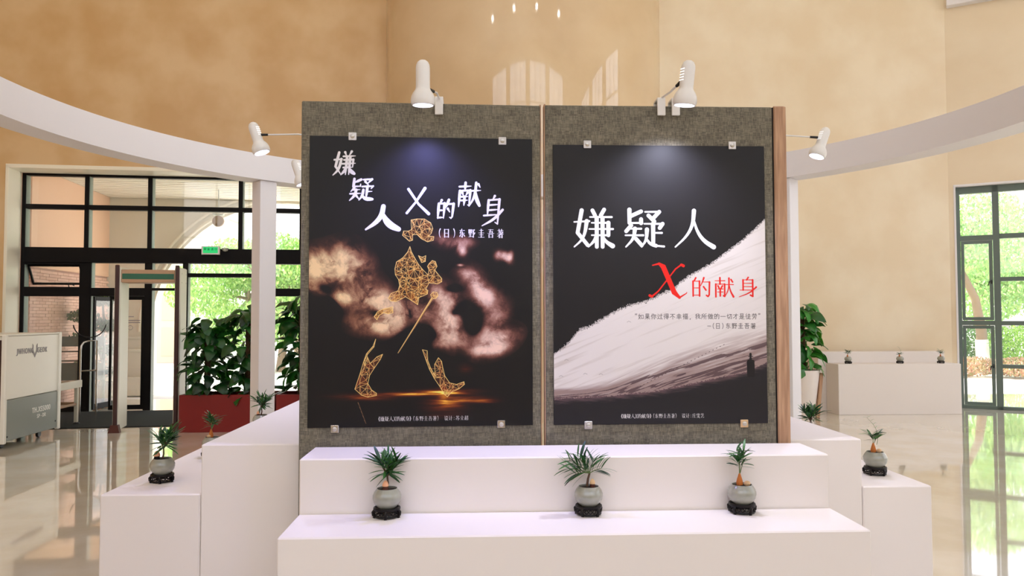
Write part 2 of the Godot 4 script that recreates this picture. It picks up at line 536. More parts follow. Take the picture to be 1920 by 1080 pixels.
func fill_facet(im: Image, a: Vector2, b: Vector2, c: Vector2, col: Color) -> void:
	var lo := a.min(b).min(c)
	var hi := a.max(b).max(c)
	for y in range(int(lo.y), int(hi.y) + 1):
		for x in range(int(lo.x), int(hi.x) + 1):
			if Geometry2D.point_is_inside_triangle(Vector2(x + 0.5, y + 0.5), a, b, c):
				im.set_pixel(x, y, im.get_pixel(x, y).lerp(Color(col.r, col.g, col.b), col.a))


func wire_figure(im: Image, poly: Array, k: Vector2, sd: int, inner: int, pale: Color, deep: Color) -> void:   # outline, triangulated inside, drawn in thin gold lines
	var p := PackedVector2Array()
	for i in range(0, poly.size(), 2):
		p.append(Vector2(poly[i], poly[i + 1]))
	var r := RandomNumberGenerator.new()
	r.seed = sd
	var all := PackedVector2Array(p)
	var lo := p[0]
	var hi := p[0]
	for q in p:
		lo = lo.min(q)
		hi = hi.max(q)
	var tries := 0
	while all.size() < p.size() + inner and tries < 4000:
		tries += 1
		var q := Vector2(r.randf_range(lo.x, hi.x), r.randf_range(lo.y, hi.y))
		if Geometry2D.is_point_in_polygon(q, p):
			all.append(q)
	var t := Geometry2D.triangulate_delaunay(all)
	for i in range(0, t.size(), 3):
		var g := (all[t[i]] + all[t[i + 1]] + all[t[i + 2]]) / 3.0
		if not Geometry2D.is_point_in_polygon(g, p):
			continue
		var e := rgb8(96, 44, 16).lerp(deep, r.randf())   # facets of dull to glowing gold
		e.a = r.randf_range(0.15, 0.75)
		fill_facet(im, all[t[i]] * k, all[t[i + 1]] * k, all[t[i + 2]] * k, e)
		for j in 3:
			var a := all[t[i + j]]
			var b := all[t[i + (j + 1) % 3]]
			if Geometry2D.is_point_in_polygon(a.lerp(b, 0.5).lerp(g, 0.02), p):
				var c := pale.lerp(deep, r.randf() * 0.5)
				ink(im, a * k, b * k, 0.72, 0.72, c)
	for i in p.size():
		ink(im, p[i] * k, p[(i + 1) % p.size()] * k, 1.2, 1.2, pale)


func print_figure() -> ImageTexture:
	var w := 500
	var h := 640
	var f := PackedFloat32Array()   # smoke
	f.resize(w * h)
	var g := PackedFloat32Array()   # amber ground light
	g.resize(w * h)
	var s := Vector2(w / 419.0, h / 541.0)
	for b in [[15, 244, 34, 26, 1.1, 0.2], [62, 236, 30, 30, 0.8, 0.6], [92, 262, 26, 40, 0.55, -0.3], [20, 290, 26, 10, 0.55, 0.5], [58, 300, 26, 12, 0.7, 0.3], [106, 298, 44, 26, 0.55, 0.3],
			[150, 318, 50, 18, 0.75, 0.25], [120, 352, 36, 16, 0.9, 0.1], [160, 346, 30, 20, 0.5, 0.0], [190, 326, 34, 20, 0.6, 0.2], [246, 300, 34, 22, 0.8, 0.5], [262, 340, 26, 30, 0.75, 0.9], [268, 366, 34, 24, 0.7, 0.2],
			[250, 384, 26, 10, 0.6, -0.1], [318, 284, 18, 34, 0.6, -0.5], [330, 302, 20, 14, 0.4, 0.0], [340, 352, 20, 40, 0.55, 0.5], [352, 384, 32, 18, 1.0, -0.45], [330, 400, 20, 8, 0.9, -0.1], [366, 224, 14, 7, 0.7, 0.6], [352, 222, 6, 8, 0.6, 0.0], [376, 224, 5, 9, 0.5, 0.3],
			[286, 213, 7, 8, 0.6, 0.0], [260, 196, 26, 14, 0.35, 0.3], [288, 196, 20, 10, 0.3, 0.0], [300, 262, 24, 12, 0.3, 0.3], [282, 240, 5, 2, 0.6, 0.0]]:
		blob(f, w, h, Vector2(b[0], b[1]) * s, Vector2(b[2], b[3]) * s * 0.98, b[4], b[5])
	for b in [[36, 318, 15, 30, -0.9, 0.0], [28, 286, 12, 6, -0.5, 0.4], [126, 330, 12, 8, -0.7, 0.0], [268, 330, 9, 7, -0.5, 0.0], [300, 352, 26, 22, -0.6, 0.2], [208, 372, 36, 20, -0.7, 0.0], [262, 286, 18, 8, -0.4, 0.0], [282, 322, 20, 13, -0.7, 0.0]]:
		blob(f, w, h, Vector2(b[0], b[1]) * s, Vector2(b[2], b[3]) * s, b[4], b[5])
	for b in [[252, 478, 60, 6, 1.2, 0.0], [180, 481, 70, 4, 0.8, 0.0], [100, 486, 60, 6, 0.6, 0.03], [255, 500, 40, 14, 0.75, 0.0], [300, 492, 46, 6, 0.7, 0.0], [250, 484, 12, 16, 0.5, 0.0], [292, 434, 14, 10, 0.28, 0.0], [252, 520, 44, 8, 0.2, 0.0], [110, 420, 14, 16, 0.18, 0.0], [330, 496, 26, 3, 0.5, 0.0]]:
		blob(g, w, h, Vector2(b[0], b[1]) * s, Vector2(b[2], b[3]) * s * 0.8, b[4], b[5])
	var nz := FastNoiseLite.new()
	nz.seed = 77
	nz.frequency = 0.0095
	nz.fractal_octaves = 4
	nz.domain_warp_enabled = true
	nz.domain_warp_amplitude = 70.0
	nz.domain_warp_frequency = 0.008
	nz.domain_warp_fractal_octaves = 3
	var streak := FastNoiseLite.new()
	streak.seed = 9
	streak.frequency = 0.05
	var data := PackedByteArray()
	data.resize(w * h * 3)
	for y in h:
		for x in w:
			var i := y * w + x
			var r := 11.0
			var gg := 9.0
			var bb := 10.0
			var d: float = f[i]
			if d > 0.02:
				var q := nz.get_noise_2d(x, y)
				var q2 := nz.get_noise_2d(x * 2.1 + 400.0, y * 2.1)   # finer curls
				d = maxf(d * (1.25 + 2.0 * q) * (1.0 + 0.9 * q2), 0.0)
				d = minf(1.55 * d / (0.62 + d), 1.15)
				var warm := clampf(1.2 - x / 330.0, 0.0, 1.0)
				var k := pow(d, 1.15)
				r += k * 214.0 - k * k * 14.0
				gg += k * lerpf(168.0, 172.0, warm) * (0.50 + 0.50 * minf(k, 1.0))
				bb += k * lerpf(150.0, 122.0, warm) * (0.36 + 0.64 * minf(k, 1.0))
			var e: float = g[i]
			if e > 0.01:
				e *= 0.8 + 0.7 * streak.get_noise_2d(x * 0.22, y * 2.6)
				e = clampf(e, 0.0, 1.2)
				r += e * 240.0
				gg += e * e * 150.0 + e * 30.0
				bb += e * e * e * 60.0
			data[i * 3] = int(minf(r, 250.0))
			data[i * 3 + 1] = int(minf(gg, 240.0))
			data[i * 3 + 2] = int(minf(bb, 225.0))
	var im := Image.create_from_data(w, h, false, Image.FORMAT_RGB8, data)
	im.resize(1000, 1280, Image.INTERPOLATE_CUBIC)
	var k := Vector2(1000 / 419.0, 1280 / 541.0)
	var pale := rgb8(250, 216, 128)
	var deep := rgb8(206, 120, 30)
	# hat, coat, raised hand, lowered arm, bow, cane, boots
	wire_figure(im, [189, 156, 200, 154, 214, 154, 226, 161, 230, 172, 227, 181, 222, 186, 232, 187, 231, 194, 220, 197, 208, 191, 200, 183, 192, 184, 192, 194, 186, 196, 173, 185, 175, 177, 184, 177, 190, 174], k, 3, 34, pale, deep)
	wire_figure(im, [187, 206, 190, 216, 197, 229, 203, 239, 211, 249, 221, 259, 223, 250, 220, 243, 223, 238, 229, 232, 235, 234, 238, 243, 234, 250, 247, 266, 247, 272, 239, 276, 223, 274, 217, 286, 221, 288, 220, 295, 208, 300, 204, 302, 202, 315, 190, 307, 179, 300, 172, 304, 161, 309, 152, 308, 147, 303, 152, 294, 165, 289, 168, 279, 166, 268, 160, 259, 159, 248, 162, 235, 174, 227, 183, 216], k, 4, 130, pale, deep)
	wire_figure(im, [155, 319, 156, 330, 147, 332, 138, 330, 130, 335, 126, 343, 121, 337, 127, 328, 138, 323], k, 6, 12, pale, deep)
	wire_figure(im, [203, 223, 210, 226, 217, 223, 216, 234, 209, 236], k, 7, 5, pale, deep)
	wire_figure(im, [226, 296, 231, 291, 238, 292, 240, 298, 236, 303, 229, 304], k, 8, 5, pale, deep)
	ink(im, Vector2(229, 303) * k, Vector2(166, 405) * k, 5.0, 1.0, rgb8(206, 160, 92))
	ink(im, Vector2(228, 303) * k, Vector2(165, 405) * k, 1.4, 0.8, pale)
	ink(im, Vector2(222, 318) * k, Vector2(196, 360) * k, 1.2, 1.0, rgb8(90, 50, 24))
	wire_figure(im, [124, 379, 119, 392, 107, 406, 102, 420, 95, 444, 86, 471, 98, 482, 110, 486, 126, 483, 126, 479, 117, 473, 110, 461, 113, 446, 122, 432, 133, 416, 137, 407, 126, 412, 114, 424, 109, 412, 104, 428, 104, 418, 109, 407, 121, 393], k, 10, 30, pale, rgb8(170, 66, 30))
	wire_figure(im, [211, 399, 220, 401, 221, 419, 226, 432, 235, 448, 234, 426, 241, 414, 247, 421, 249, 432, 253, 448, 262, 461, 275, 464, 289, 459, 290, 464, 280, 472, 266, 478, 258, 487, 253, 483, 244, 468, 233, 452, 224, 435, 217, 416], k, 11, 36, pale, rgb8(170, 66, 30))
	for j in 5:   # the broken reflection of the boot
		ink(im, Vector2(92 + j * 3, 496 + j * 8) * k, Vector2(95 + j * 3, 503 + j * 8) * k, 1.6, 0.8, rgb8(150, 110, 76))
	var white := rgb8(240, 236, 240)
	for t in [["嫌", 43, 27, 43, 48, 0.10], ["疑", 74, 77, 46, 45, 0.12], ["人", 103, 128, 66, 49, 0.04], ["的", 237, 116, 34, 40, 0.10], ["献", 276, 82, 45, 50, 0.10], ["身", 322, 108, 43, 60, 0.12]]:
		write_glyph(im, t[0], Rect2(Vector2(t[1], t[2]) * k, Vector2(t[3], t[4]) * k), "brush", 5.6 if t[0] != "人" else 10.0, white, t[5])
	ink(im, Vector2(184, 98) * k, Vector2(203, 126) * k, 6.2, 5.6, rgb8(224, 222, 244))
	ink(im, Vector2(203, 126) * k, Vector2(222, 144) * k, 5.6, 7.4, rgb8(224, 222, 244))
	ink(im, Vector2(215, 96) * k, Vector2(198, 122) * k, 7.2, 5.0, rgb8(224, 222, 244))
	ink(im, Vector2(198, 122) * k, Vector2(181, 143) * k, 5.0, 6.0, rgb8(224, 222, 244))
	write_line(im, "(日)东野圭吾著", Vector2(238, 172) * k, Vector2(13, 17) * k, 18.2 * k.x, "song", 2.3, white, "()")
	write_line(im, "《嫌疑人X的献身》(东野圭吾著)  设计:苏立超", Vector2(128, 522) * k, Vector2(7.6, 9) * k, 8.2 * k.x, "song", 0.95, rgb8(226, 222, 220), "()《》:X")
	return ImageTexture.create_from_image(im)


func along(p: Array, x: float) -> float:   # a broken line through x, y pairs
	for i in range(0, p.size() - 2, 2):
		if x <= p[i + 2] or i == p.size() - 4:
			return lerpf(p[i + 1], p[i + 3], (x - p[i]) / (p[i + 2] - p[i]))
	return p[p.size() - 1]


func print_dunes() -> ImageTexture:
	var w := 800
	var h := 1048
	var nz := FastNoiseLite.new()
	nz.seed = 5
	nz.frequency = 0.03
	nz.fractal_octaves = 4
	var fine := FastNoiseLite.new()
	fine.seed = 6
	fine.frequency = 0.16
	fine.fractal_octaves = 3
	var top := [0, 392, 22, 376, 48, 346, 66, 340, 116, 311, 138, 302, 178, 291, 226, 268, 247, 250, 296, 222, 352, 181, 400, 138]
	var mid := [0, 468, 60, 462, 100, 452, 140, 434, 216, 402, 306, 374, 400, 346]
	var low := [0, 476, 108, 471, 194, 462, 272, 446, 358, 428, 400, 410]
	var data := PackedByteArray()
	data.resize(w * h * 3)
	for x in w:
		var u := x * 0.5
		var a := along(top, u)
		var m := along(mid, u)
		var l := along(low, u)
		for y in h:
			var v := y * 0.5
			var c := Color(0.085, 0.075, 0.085)
			if v > a - 8.0:
				var edge := v - a - fine.get_noise_2d(x, y) * 3.0 - nz.get_noise_2d(x * 2.0, y * 2.0) * 3.0
				if edge > 0.0:
					var n1 := nz.get_noise_2d(x * 0.3 + y * 0.55, y * 1.3 + x * 0.5)
					var pale := Color(0.88, 0.85, 0.83).lerp(Color(0.76, 0.71, 0.67), clampf(n1 * 1.1 - 0.22 + 0.3 * clampf(1.0 - u / 70.0, 0.0, 1.0), 0.0, 1.0))
					c = pale
					if edge < 4.0 and fine.get_noise_2d(x * 2.0 + 40.0, y * 2.0) > 0.12:
						c = Color(0.22, 0.20, 0.19)
					if v > m - 40.0:
						var st := nz.get_noise_2d((u + (v - m) * 2.2) * 0.35, (v - m) * 5.0)
						var q := clampf((v - m + 12.0) / maxf(l - m, 6.0), 0.0, 1.0)
						c = c.lerp(Color(0.60, 0.51, 0.49), clampf(q * 1.1 + st * 0.6 * minf(q * 3.0, 1.0), 0.0, 1.0))
						var s2 := (v - m) / maxf(l - m, 4.0)
						if absf(s2 - 0.42 - 0.1 * st) < 0.05 or absf(s2 - 0.8 + st * 0.3) < 0.09:
							c = c.lerp(Color(0.30, 0.22, 0.23), 0.75)
					if v > l + fine.get_noise_2d(x * 0.6, y) * 3.0:
						c = Color(0.42, 0.32, 0.33).lerp(Color(0.125, 0.115, 0.13), clampf((v - l + 1.0) / 12.0 + nz.get_noise_2d(x * 0.5, y * 3.0) * 0.5, 0.0, 1.0))
			var i := (y * w + x) * 3
			data[i] = int(c.r * 255)
			data[i + 1] = int(c.g * 255)
			data[i + 2] = int(c.b * 255)
	var im := Image.create_from_data(w, h, false, Image.FORMAT_RGB8, data)
	im.resize(1000, 1310, Image.INTERPOLATE_CUBIC)
	var k := Vector2(2.5, 2.5)
	for j in 24:   # the dotted track along the slope
		var t := j / 23.0
		var p := Vector2(lerpf(160, 318, t), lerpf(454, 377, t)) * k
		ink(im, p, p + Vector2(4, -2), 1.1, 1.0, rgb8(60, 46, 46))
	var dark := rgb8(24, 20, 22)   # the man with a hat, seen from behind
	ink(im, Vector2(369, 394.5) * k, Vector2(369, 399) * k, 5.5, 5.0, dark)
	ink(im, Vector2(365, 399) * k, Vector2(373.5, 399) * k, 1.6, 1.6, dark)
	ink(im, Vector2(369, 402) * k, Vector2(369, 404) * k, 5.0, 6.0, dark)
	ink(im, Vector2(366, 409) * k, Vector2(372.5, 409) * k, 10.0, 10.0, dark)
	ink(im, Vector2(365.5, 411) * k, Vector2(366, 434) * k, 9.5, 9.5, dark)
	ink(im, Vector2(369, 411) * k, Vector2(369, 434) * k, 9.0, 9.0, dark)
	ink(im, Vector2(372.5, 411) * k, Vector2(373, 434) * k, 9.5, 9.5, dark)
	for b in [[20, 404], [55, 430], [84, 431], [137, 333], [10, 434]]:   # birds
		ink(im, Vector2(b[0], b[1] + 1) * k, Vector2(b[0] + 3, b[1] - 1) * k, 0.8, 0.7, rgb8(150, 140, 136))
		ink(im, Vector2(b[0] + 3, b[1] - 1) * k, Vector2(b[0] + 7, b[1] + 1) * k, 0.7, 0.8, rgb8(150, 140, 136))
	var white := rgb8(240, 238, 246)
	var red := rgb8(226, 28, 18)
	for t in [["嫌", 36], ["疑", 132], ["人", 226]]:
		write_glyph(im, t[0], Rect2(Vector2(t[1], 119) * k, Vector2(78, 78) * k), "song", 9.2, white)
	for t in [["的", 258], ["献", 301], ["身", 346]]:
		write_glyph(im, t[0], Rect2(Vector2(t[1], 249) * k, Vector2(38, 40) * k), "song", 3.6, red)
	# the big slanted X: one heavy stroke, one fine stroke with ball ends
	for q in [[186, 227, 198, 224, 3, 5], [198, 224, 206, 230, 6, 12], [206, 230, 226, 278, 12, 12], [226, 278, 236, 288, 12, 6], [236, 288, 249, 280, 4, 2], [249, 280, 250, 278, 2, 1.5],
			[244, 228, 240, 226, 7, 6], [240, 226, 229, 234, 4, 3.4], [229, 234, 196, 276, 3.4, 3.4], [196, 276, 184, 286, 3.4, 5], [184, 286, 180, 284, 6, 6.5]]:
		ink(im, Vector2(q[0], q[1]) * k, Vector2(q[2], q[3]) * k, q[4], q[5], red)
	write_line(im, "“如果你过得不幸福,我所做的一切才是徒劳”", Vector2(146, 318) * k, Vector2(10.4, 11) * k, 11.9 * k.x, "hei", 0.95, rgb8(70, 64, 62), "")
	write_line(im, "—(日)东野圭吾著", Vector2(288, 336) * k, Vector2(10.4, 11) * k, 11.9 * k.x, "hei", 0.95, rgb8(70, 64, 62), "()—")
	write_line(im, "《嫌疑人X的献身》(东野圭吾著)  设计:庄雯艺", Vector2(123, 505) * k, Vector2(7.2, 8.6) * k, 7.6 * k.x, "song", 0.95, rgb8(226, 222, 220), "()《》:X")
	return ImageTexture.create_from_image(im)


# ------------------------------------------------------------------ plants and pots
func strap_leaf() -> ArrayMesh:   # one unit long along +y, bending towards +z
	if cache.has("strap"):
		return cache.strap
	var rows := []
	for i in 7:
		var t := i / 6.0
		var w := 0.055 * pow(sin(PI * clampf(t * 0.92 + 0.05, 0.0, 1.0)), 0.7) + 0.004
		var c := Vector3(0, t - 0.08 * t * t, 0.26 * t * t)
		rows.append([c + Vector3(-w, 0, 0.25 * w), c, c + Vector3(w, 0, 0.25 * w)])
	var m := MB.new()
	m.sheet(rows)
	cache.strap = m.mesh()
	return cache.strap


func heart_leaf(k: int) -> ArrayMesh:   # one unit long along +y from the stalk, drooping towards +z
	var key := "heart%d" % k
	if cache.has(key):
		return cache[key]
	var rows := []
	var droop: float = [0.20, 0.42, 0.62][k]
	for i in 9:
		var t := i / 8.0
		var w := 0.36 * pow(sin(PI * pow(t, 0.62)), 0.75) * (1.0 - 0.15 * t) + 0.004
		var row := []
		for j in 7:
			var s := j / 3.0 - 1.0
			var back := -0.10 * absf(s) * (1.0 - t) * 1.6 if t < 0.5 else 0.0
			row.append(Vector3(s * w, t + back - droop * 0.3 * t * t, droop * t * t - 0.16 * w * (1.0 - absf(s)) * 1.6 + 0.05 * s * s * sin(t * 7.0 + k)))
		rows.append(row)
	var m := MB.new()
	m.sheet(rows)
	cache[key] = m.mesh()
	return cache[key]


func aim(dir: Vector3, roll := 0.0, down := true) -> Basis:   # y along dir, z as far towards the ground as it goes
	var y := dir.normalized()
	var z := Vector3.DOWN if down else Vector3.BACK
	z = z - y * z.dot(y)
	if z.length() < 0.05:
		z = Vector3.BACK - y * Vector3.BACK.dot(y)
	z = z.normalized()
	return Basis(y.cross(z), y, z) * Basis(Vector3.UP, roll)


func leaf(o: Node3D, at: Vector3, dir: Vector3, length: float, width: float, m: Material, roll := 0.0) -> void:
	put("leaf", strap_leaf(), m, o, Transform3D(aim(dir, roll) * Basis.from_scale(Vector3(length * width, length, length)), at))


func ceramic_pot(o: Node3D, s := 1.0) -> void:   # squat round pot, its foot at y 0, 0.106 wide, 0.073 high
	var pr := []
	for q in [[0.0, 0.002], [0.030, 0.0], [0.033, 0.003], [0.043, 0.012], [0.050, 0.024], [0.053, 0.036], [0.0525, 0.047], [0.048, 0.058], [0.042, 0.066], [0.0385, 0.070], [0.0375, 0.072], [0.0355, 0.071], [0.035, 0.066], [0.040, 0.058]]:
		pr.append(Vector2(q[0], q[1]) * s)
	var m := MB.new()
	m.lathe(pr, 36)
	put("pot", m, mats.pot_glaze, o)
	m = MB.new()
	m.lathe([Vector2(0.0385, 0.060) * s, Vector2(0.028, 0.067) * s, Vector2(0.010, 0.070) * s, Vector2(0.0, 0.0705) * s], 20)
	put("soil", m, mats.soil, o)


func pot_stand(label: String, at: Vector3, turn: float, group: String, legs := 5) -> void:   # low carved stand: pierced apron, bowed legs, foot ring
	var o := thing("wooden_pot_stand", label, "pot stand", at, turn, group)
	var m := MB.new()
	m.lathe([Vector2(0.0, 0.024), Vector2(0.036, 0.024), Vector2(0.0455, 0.025), Vector2(0.0490, 0.028), Vector2(0.0500, 0.033), Vector2(0.0485, 0.037), Vector2(0.043, 0.038), Vector2(0.040, 0.034), Vector2(0.0, 0.033)], 36)
	put("top_ring", m, mats.dark_wood, o)
	m = MB.new()
	m.lathe([Vector2(0.041, 0.0035), Vector2(0.0465, 0.0035), Vector2(0.0475, 0.006), Vector2(0.0465, 0.0085), Vector2(0.041, 0.0085), Vector2(0.040, 0.006), Vector2(0.041, 0.0035)], 36)
	put("foot_ring", m, mats.dark_wood, o)
	for k in legs:
		var a := TAU * k / legs
		var d := Vector3(sin(a), 0, cos(a))
		m = MB.new()
		m.tube([d * 0.044 + Vector3.UP * 0.028, d * 0.051 + Vector3.UP * 0.021, d * 0.050 + Vector3.UP * 0.012, d * 0.046 + Vector3.UP * 0.006, d * 0.048 + Vector3.UP * 0.0], 0.0068, 0.0052, 8)
		put("leg", m, mats.dark_wood, o)
		m = MB.new()   # pierced scrolls between two legs
		for j in 3:
			var b := a + TAU / legs * (j + 1) / 4.0
			var e := Vector3(sin(b), 0, cos(b))
			var f := Vector3(cos(b), 0, -sin(b))
			var path := []
			for i in 13:
				var g := TAU * i / 12.0
				path.append(e * 0.0465 + f * cos(g) * 0.0062 + Vector3.UP * (0.0185 + sin(g) * 0.0060))
			m.tube(path, 0.0017, -1, 5, false)
		put("apron", m, mats.dark_wood, o)


func bonsai(label: String, at: Vector3, group: String, kind: String, sd: int, lean := Vector3.ZERO, s := 1.0) -> Node3D:
	var o := thing("potted_bonsai", label, "potted plant", at, 0.0, group)
	var r := RandomNumberGenerator.new()
	r.seed = sd
	ceramic_pot(o, s)
	var green := [mats.leaf_dark, mats.leaf_mid, mats.leaf_deep, mats.leaf_dark]
	var foot := Vector3(0.0, 0.068, 0.0) * s
	if kind == "bush":   # woody stem that forks low, thick strap foliage
		var fork := foot + Vector3(0, 0.046, 0) * s + lean * 0.2
		var m := MB.new()
		m.tube([foot, foot.lerp(fork, 0.5) + Vector3(0.003, 0, 0), fork], 0.0042 * s, 0.0034 * s, 8)
		put("stem", m, mats.stem_brown, o)
		for k in 7:
			var a := TAU * k / 6.0 + r.randf() * 0.7
			var spread := 0.036 if k < 6 else 0.004
			var tip := fork + (Vector3(cos(a) * spread, 0.036 + r.randf() * 0.034, sin(a) * spread) + lean * r.randf_range(0.3, 1.0)) * s
			m = MB.new()
			m.tube([fork, fork.lerp(tip, 0.5) + Vector3(0, 0.004, 0), tip], 0.0026 * s, 0.0012 * s, 6)
			put("branch", m, mats.stem_brown, o)
			for j in 15:
				var t := 0.2 + 0.8 * j / 14.0
				var p := fork.lerp(tip, t)
				var b := r.randf() * TAU
				var up := r.randf_range(-0.5, 1.0) if j < 4 else r.randf_range(0.5, 2.4)
				var d := Vector3(cos(b), up, sin(b)).normalized() + Vector3(cos(a), 0.25, sin(a)) * 0.35 + lean * 6.0
				leaf(o, p, d, r.randf_range(0.052, 0.084) * s, r.randf_range(0.9, 1.45), green[r.randi() % 4], r.randf_range(-0.6, 0.6))
	elif kind == "fan":   # a leaning feather of narrow leaves
		var crown := foot + Vector3(0.004, 0.05, 0.0) * s
		var m := MB.new()
		m.tube([foot + Vector3(-0.006, 0, 0), foot.lerp(crown, 0.6) + Vector3(-0.004, 0, 0), crown], 0.005 * s, 0.0038 * s, 8)
		put("stem", m, mats.stem_brown, o)
		for k in 7:
			var a: float = [2.75, 2.45, 2.1, 1.75, 1.25, 0.65, 2.95][k]
			var ln: float = [0.115, 0.135, 0.125, 0.10, 0.085, 0.075, 0.07][k]
			var zz := r.randf_range(-0.35, 0.35)
			var d := Vector3(cos(a), sin(a), zz).normalized()
			var path := []
			for i in 6:
				var t := i / 5.0
				path.append(crown + d * ln * t * 0.72 * s + Vector3(0, -0.012 * t * t, 0) * s)
			m = MB.new()
			m.tube(path, 0.0018 * s, 0.0008 * s, 5)
			put("frond_stalk", m, mats.stem_green, o)
			for j in 5:
				var p: Vector3 = path[j + 1]
				for sg in [-1.0, 1.0]:
					var side: Vector3 = d.cross(Vector3(0.1, 0.2, 1)).normalized() * sg
					leaf(o, p, d * 0.9 + side * r.randf_range(0.5, 0.9) + Vector3(0, 0.12, r.randf_range(-0.3, 0.3)), r.randf_range(0.050, 0.078) * s, r.randf_range(1.0, 1.5), green[r.randi() % 4], r.randf_range(-0.4, 0.4))
	else:   # "sprout": swollen foot, a few thin stalks, sparse leaves on top
		var m := MB.new()
		m.lathe([Vector2(0.0, -0.004) * s, Vector2(0.011, 0.0) * s, Vector2(0.0125, 0.010) * s, Vector2(0.010, 0.022) * s, Vector2(0.006, 0.034) * s, Vector2(0.0035, 0.043) * s, Vector2(0.0, 0.045) * s], 16, Transform3D(Basis(), foot + Vector3(-0.008, 0, 0) * s))
		put("swollen_stem", m, mats.caudex, o)
		var stalks := [[Vector3(-0.012, 0.135, 0), 4], [Vector3(0.012, 0.12, 0.004), 4], [Vector3(-0.002, 0.10, -0.004), 3]] if kind == "sprout" else [[Vector3(-0.016, 0.085, 0), 5], [Vector3(0.006, 0.078, 0), 3]]
		for q in stalks:
			var from := foot + Vector3(-0.008, 0.036, 0) * s
			var tip: Vector3 = foot + (q[0] + lean) * s
			var path := [from, from.lerp(tip, 0.5) + Vector3(0.004, 0, 0), tip]
			m = MB.new()
			m.tube(path, 0.0015 * s, 0.001 * s, 6)
			put("stalk", m, mats.stem_green, o)
			for j in q[1] * 4:
				var t: float = 0.45 + 0.55 * float(j) / (q[1] * 4 - 1)
				var p := from.lerp(tip, t)
				var a := r.randf() * TAU
				leaf(o, p, Vector3(cos(a) * 0.9, r.randf_range(0.1, 1.3), sin(a) * 0.6) + lean * 4.0, r.randf_range(0.042, 0.070) * s, r.randf_range(1.0, 1.6), green[r.randi() % 4], r.randf_range(-0.5, 0.5))
		if kind == "plume":   # one tall feathery frond bending to the left
			var path := []
			for i in 9:
				var t := i / 8.0
				path.append(foot + Vector3(0.006 + 0.016 * sin(t * 2.6) - 0.052 * t * t, 0.036 + 0.125 * t, 0.004) * s)
			m = MB.new()
			m.tube(path, 0.0011 * s, 0.0006 * s, 5)
			put("frond_stalk", m, mats.stem_green, o)
			for j in range(3, 9):
				for sg in [-1.0, 1.0]:
					leaf(o, path[j], Vector3(sg * 0.8 - 0.3, 0.5, r.randf_range(-0.4, 0.4)), 0.022 * s, 1.0, mats.leaf_mid, r.randf_range(-0.4, 0.4))
	return o


func pothos(called: String, label: String, at: Vector3, group: String, sd: int, height: float, spread: float, n: int, base: float, shade := false) -> Node3D:   # climbing plant on a coir pole
	var o := thing(called, label, "climbing plant", at, 0.0, group)
	var r := RandomNumberGenerator.new()
	r.seed = sd
	var m := MB.new()
	m.tube([Vector3(0, base, 0), Vector3(0.005, height * 0.5, 0), Vector3(0, height * 0.93, 0)], 0.045, 0.036, 10)
	put("coir_pole", m, mats.coir, o)
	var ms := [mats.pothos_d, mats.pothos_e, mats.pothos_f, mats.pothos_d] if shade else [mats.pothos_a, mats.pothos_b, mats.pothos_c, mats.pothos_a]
	for i in n:
		var t := (i + r.randf()) / n
		var y := lerpf(base + 0.06, height, pow(t, 0.92))
		var a := i * 2.4 + r.randf_range(-0.5, 0.5)
		var out := spread * r.randf_range(0.45, 1.0) * (1.0 - 0.35 * pow(t, 3.0))
		var d := Vector3(cos(a), 0, sin(a))
		var from := Vector3(0, y - 0.06, 0) + d * 0.035
		var tip := Vector3(0, y + r.randf_range(-0.02, 0.10), 0) + d * out * 0.62
		if i % 2 == 0:
			m = MB.new()
			m.tube([from, from.lerp(tip, 0.5) + Vector3(0, 0.035, 0), tip], 0.0042, 0.0028, 5)
			put("leaf_stalk", m, mats.stem_green, o)
		var ln := r.randf_range(0.15, 0.25) * (1.12 if t > 0.7 else 1.0)
		var dir := d + Vector3(0, r.randf_range(-0.75, 0.15), 0) + Vector3(r.randf_range(-0.3, 0.3), 0, r.randf_range(-0.3, 0.3))
		put("leaf", heart_leaf(r.randi() % 3), ms[r.randi() % 4], o, Transform3D(aim(dir, r.randf_range(-0.7, 0.7)) * Basis.from_scale(Vector3.ONE * ln), tip - d * 0.02))
	return o


func leaf_cloud(o: Node3D, called: String, blobs: Array, n: int, size: float, sd: int, cols: Array, m: Material) -> void:   # countless small leaves
	var r := RandomNumberGenerator.new()
	r.seed = sd
	var mm := MultiMesh.new()
	mm.transform_format = MultiMesh.TRANSFORM_3D
	mm.use_colors = true
	mm.mesh = small_leaf()
	mm.instance_count = n
	var total := 0.0
	for b in blobs:
		total += b[1].x * b[1].y * b[1].z
	for i in n:
		var pick := r.randf() * total
		var q: Array = blobs[0]
		for b in blobs:
			pick -= b[1].x * b[1].y * b[1].z
			if pick <= 0.0:
				q = b
				break
		var d := Vector3(r.randfn(), r.randfn(), r.randfn()).normalized() * pow(r.randf(), 0.28)
		var p: Vector3 = q[0] + d * q[1]
		var bs := Basis.from_euler(Vector3(r.randf_range(-0.9, 0.9), r.randf() * TAU, r.randf_range(-0.9, 0.9))).scaled(Vector3.ONE * size * r.randf_range(0.7, 1.3))
		mm.set_instance_transform(i, Transform3D(bs, p))
		var c: Color = cols[r.randi() % cols.size()]
		mm.set_instance_color(i, c.srgb_to_linear() * r.randf_range(0.85, 1.15))
	var mi := MultiMeshInstance3D.new()
	mi.name = called
	mi.multimesh = mm
	mi.material_override = m
	o.add_child(mi, true)
	mi.set_meta("kind", "stuff")


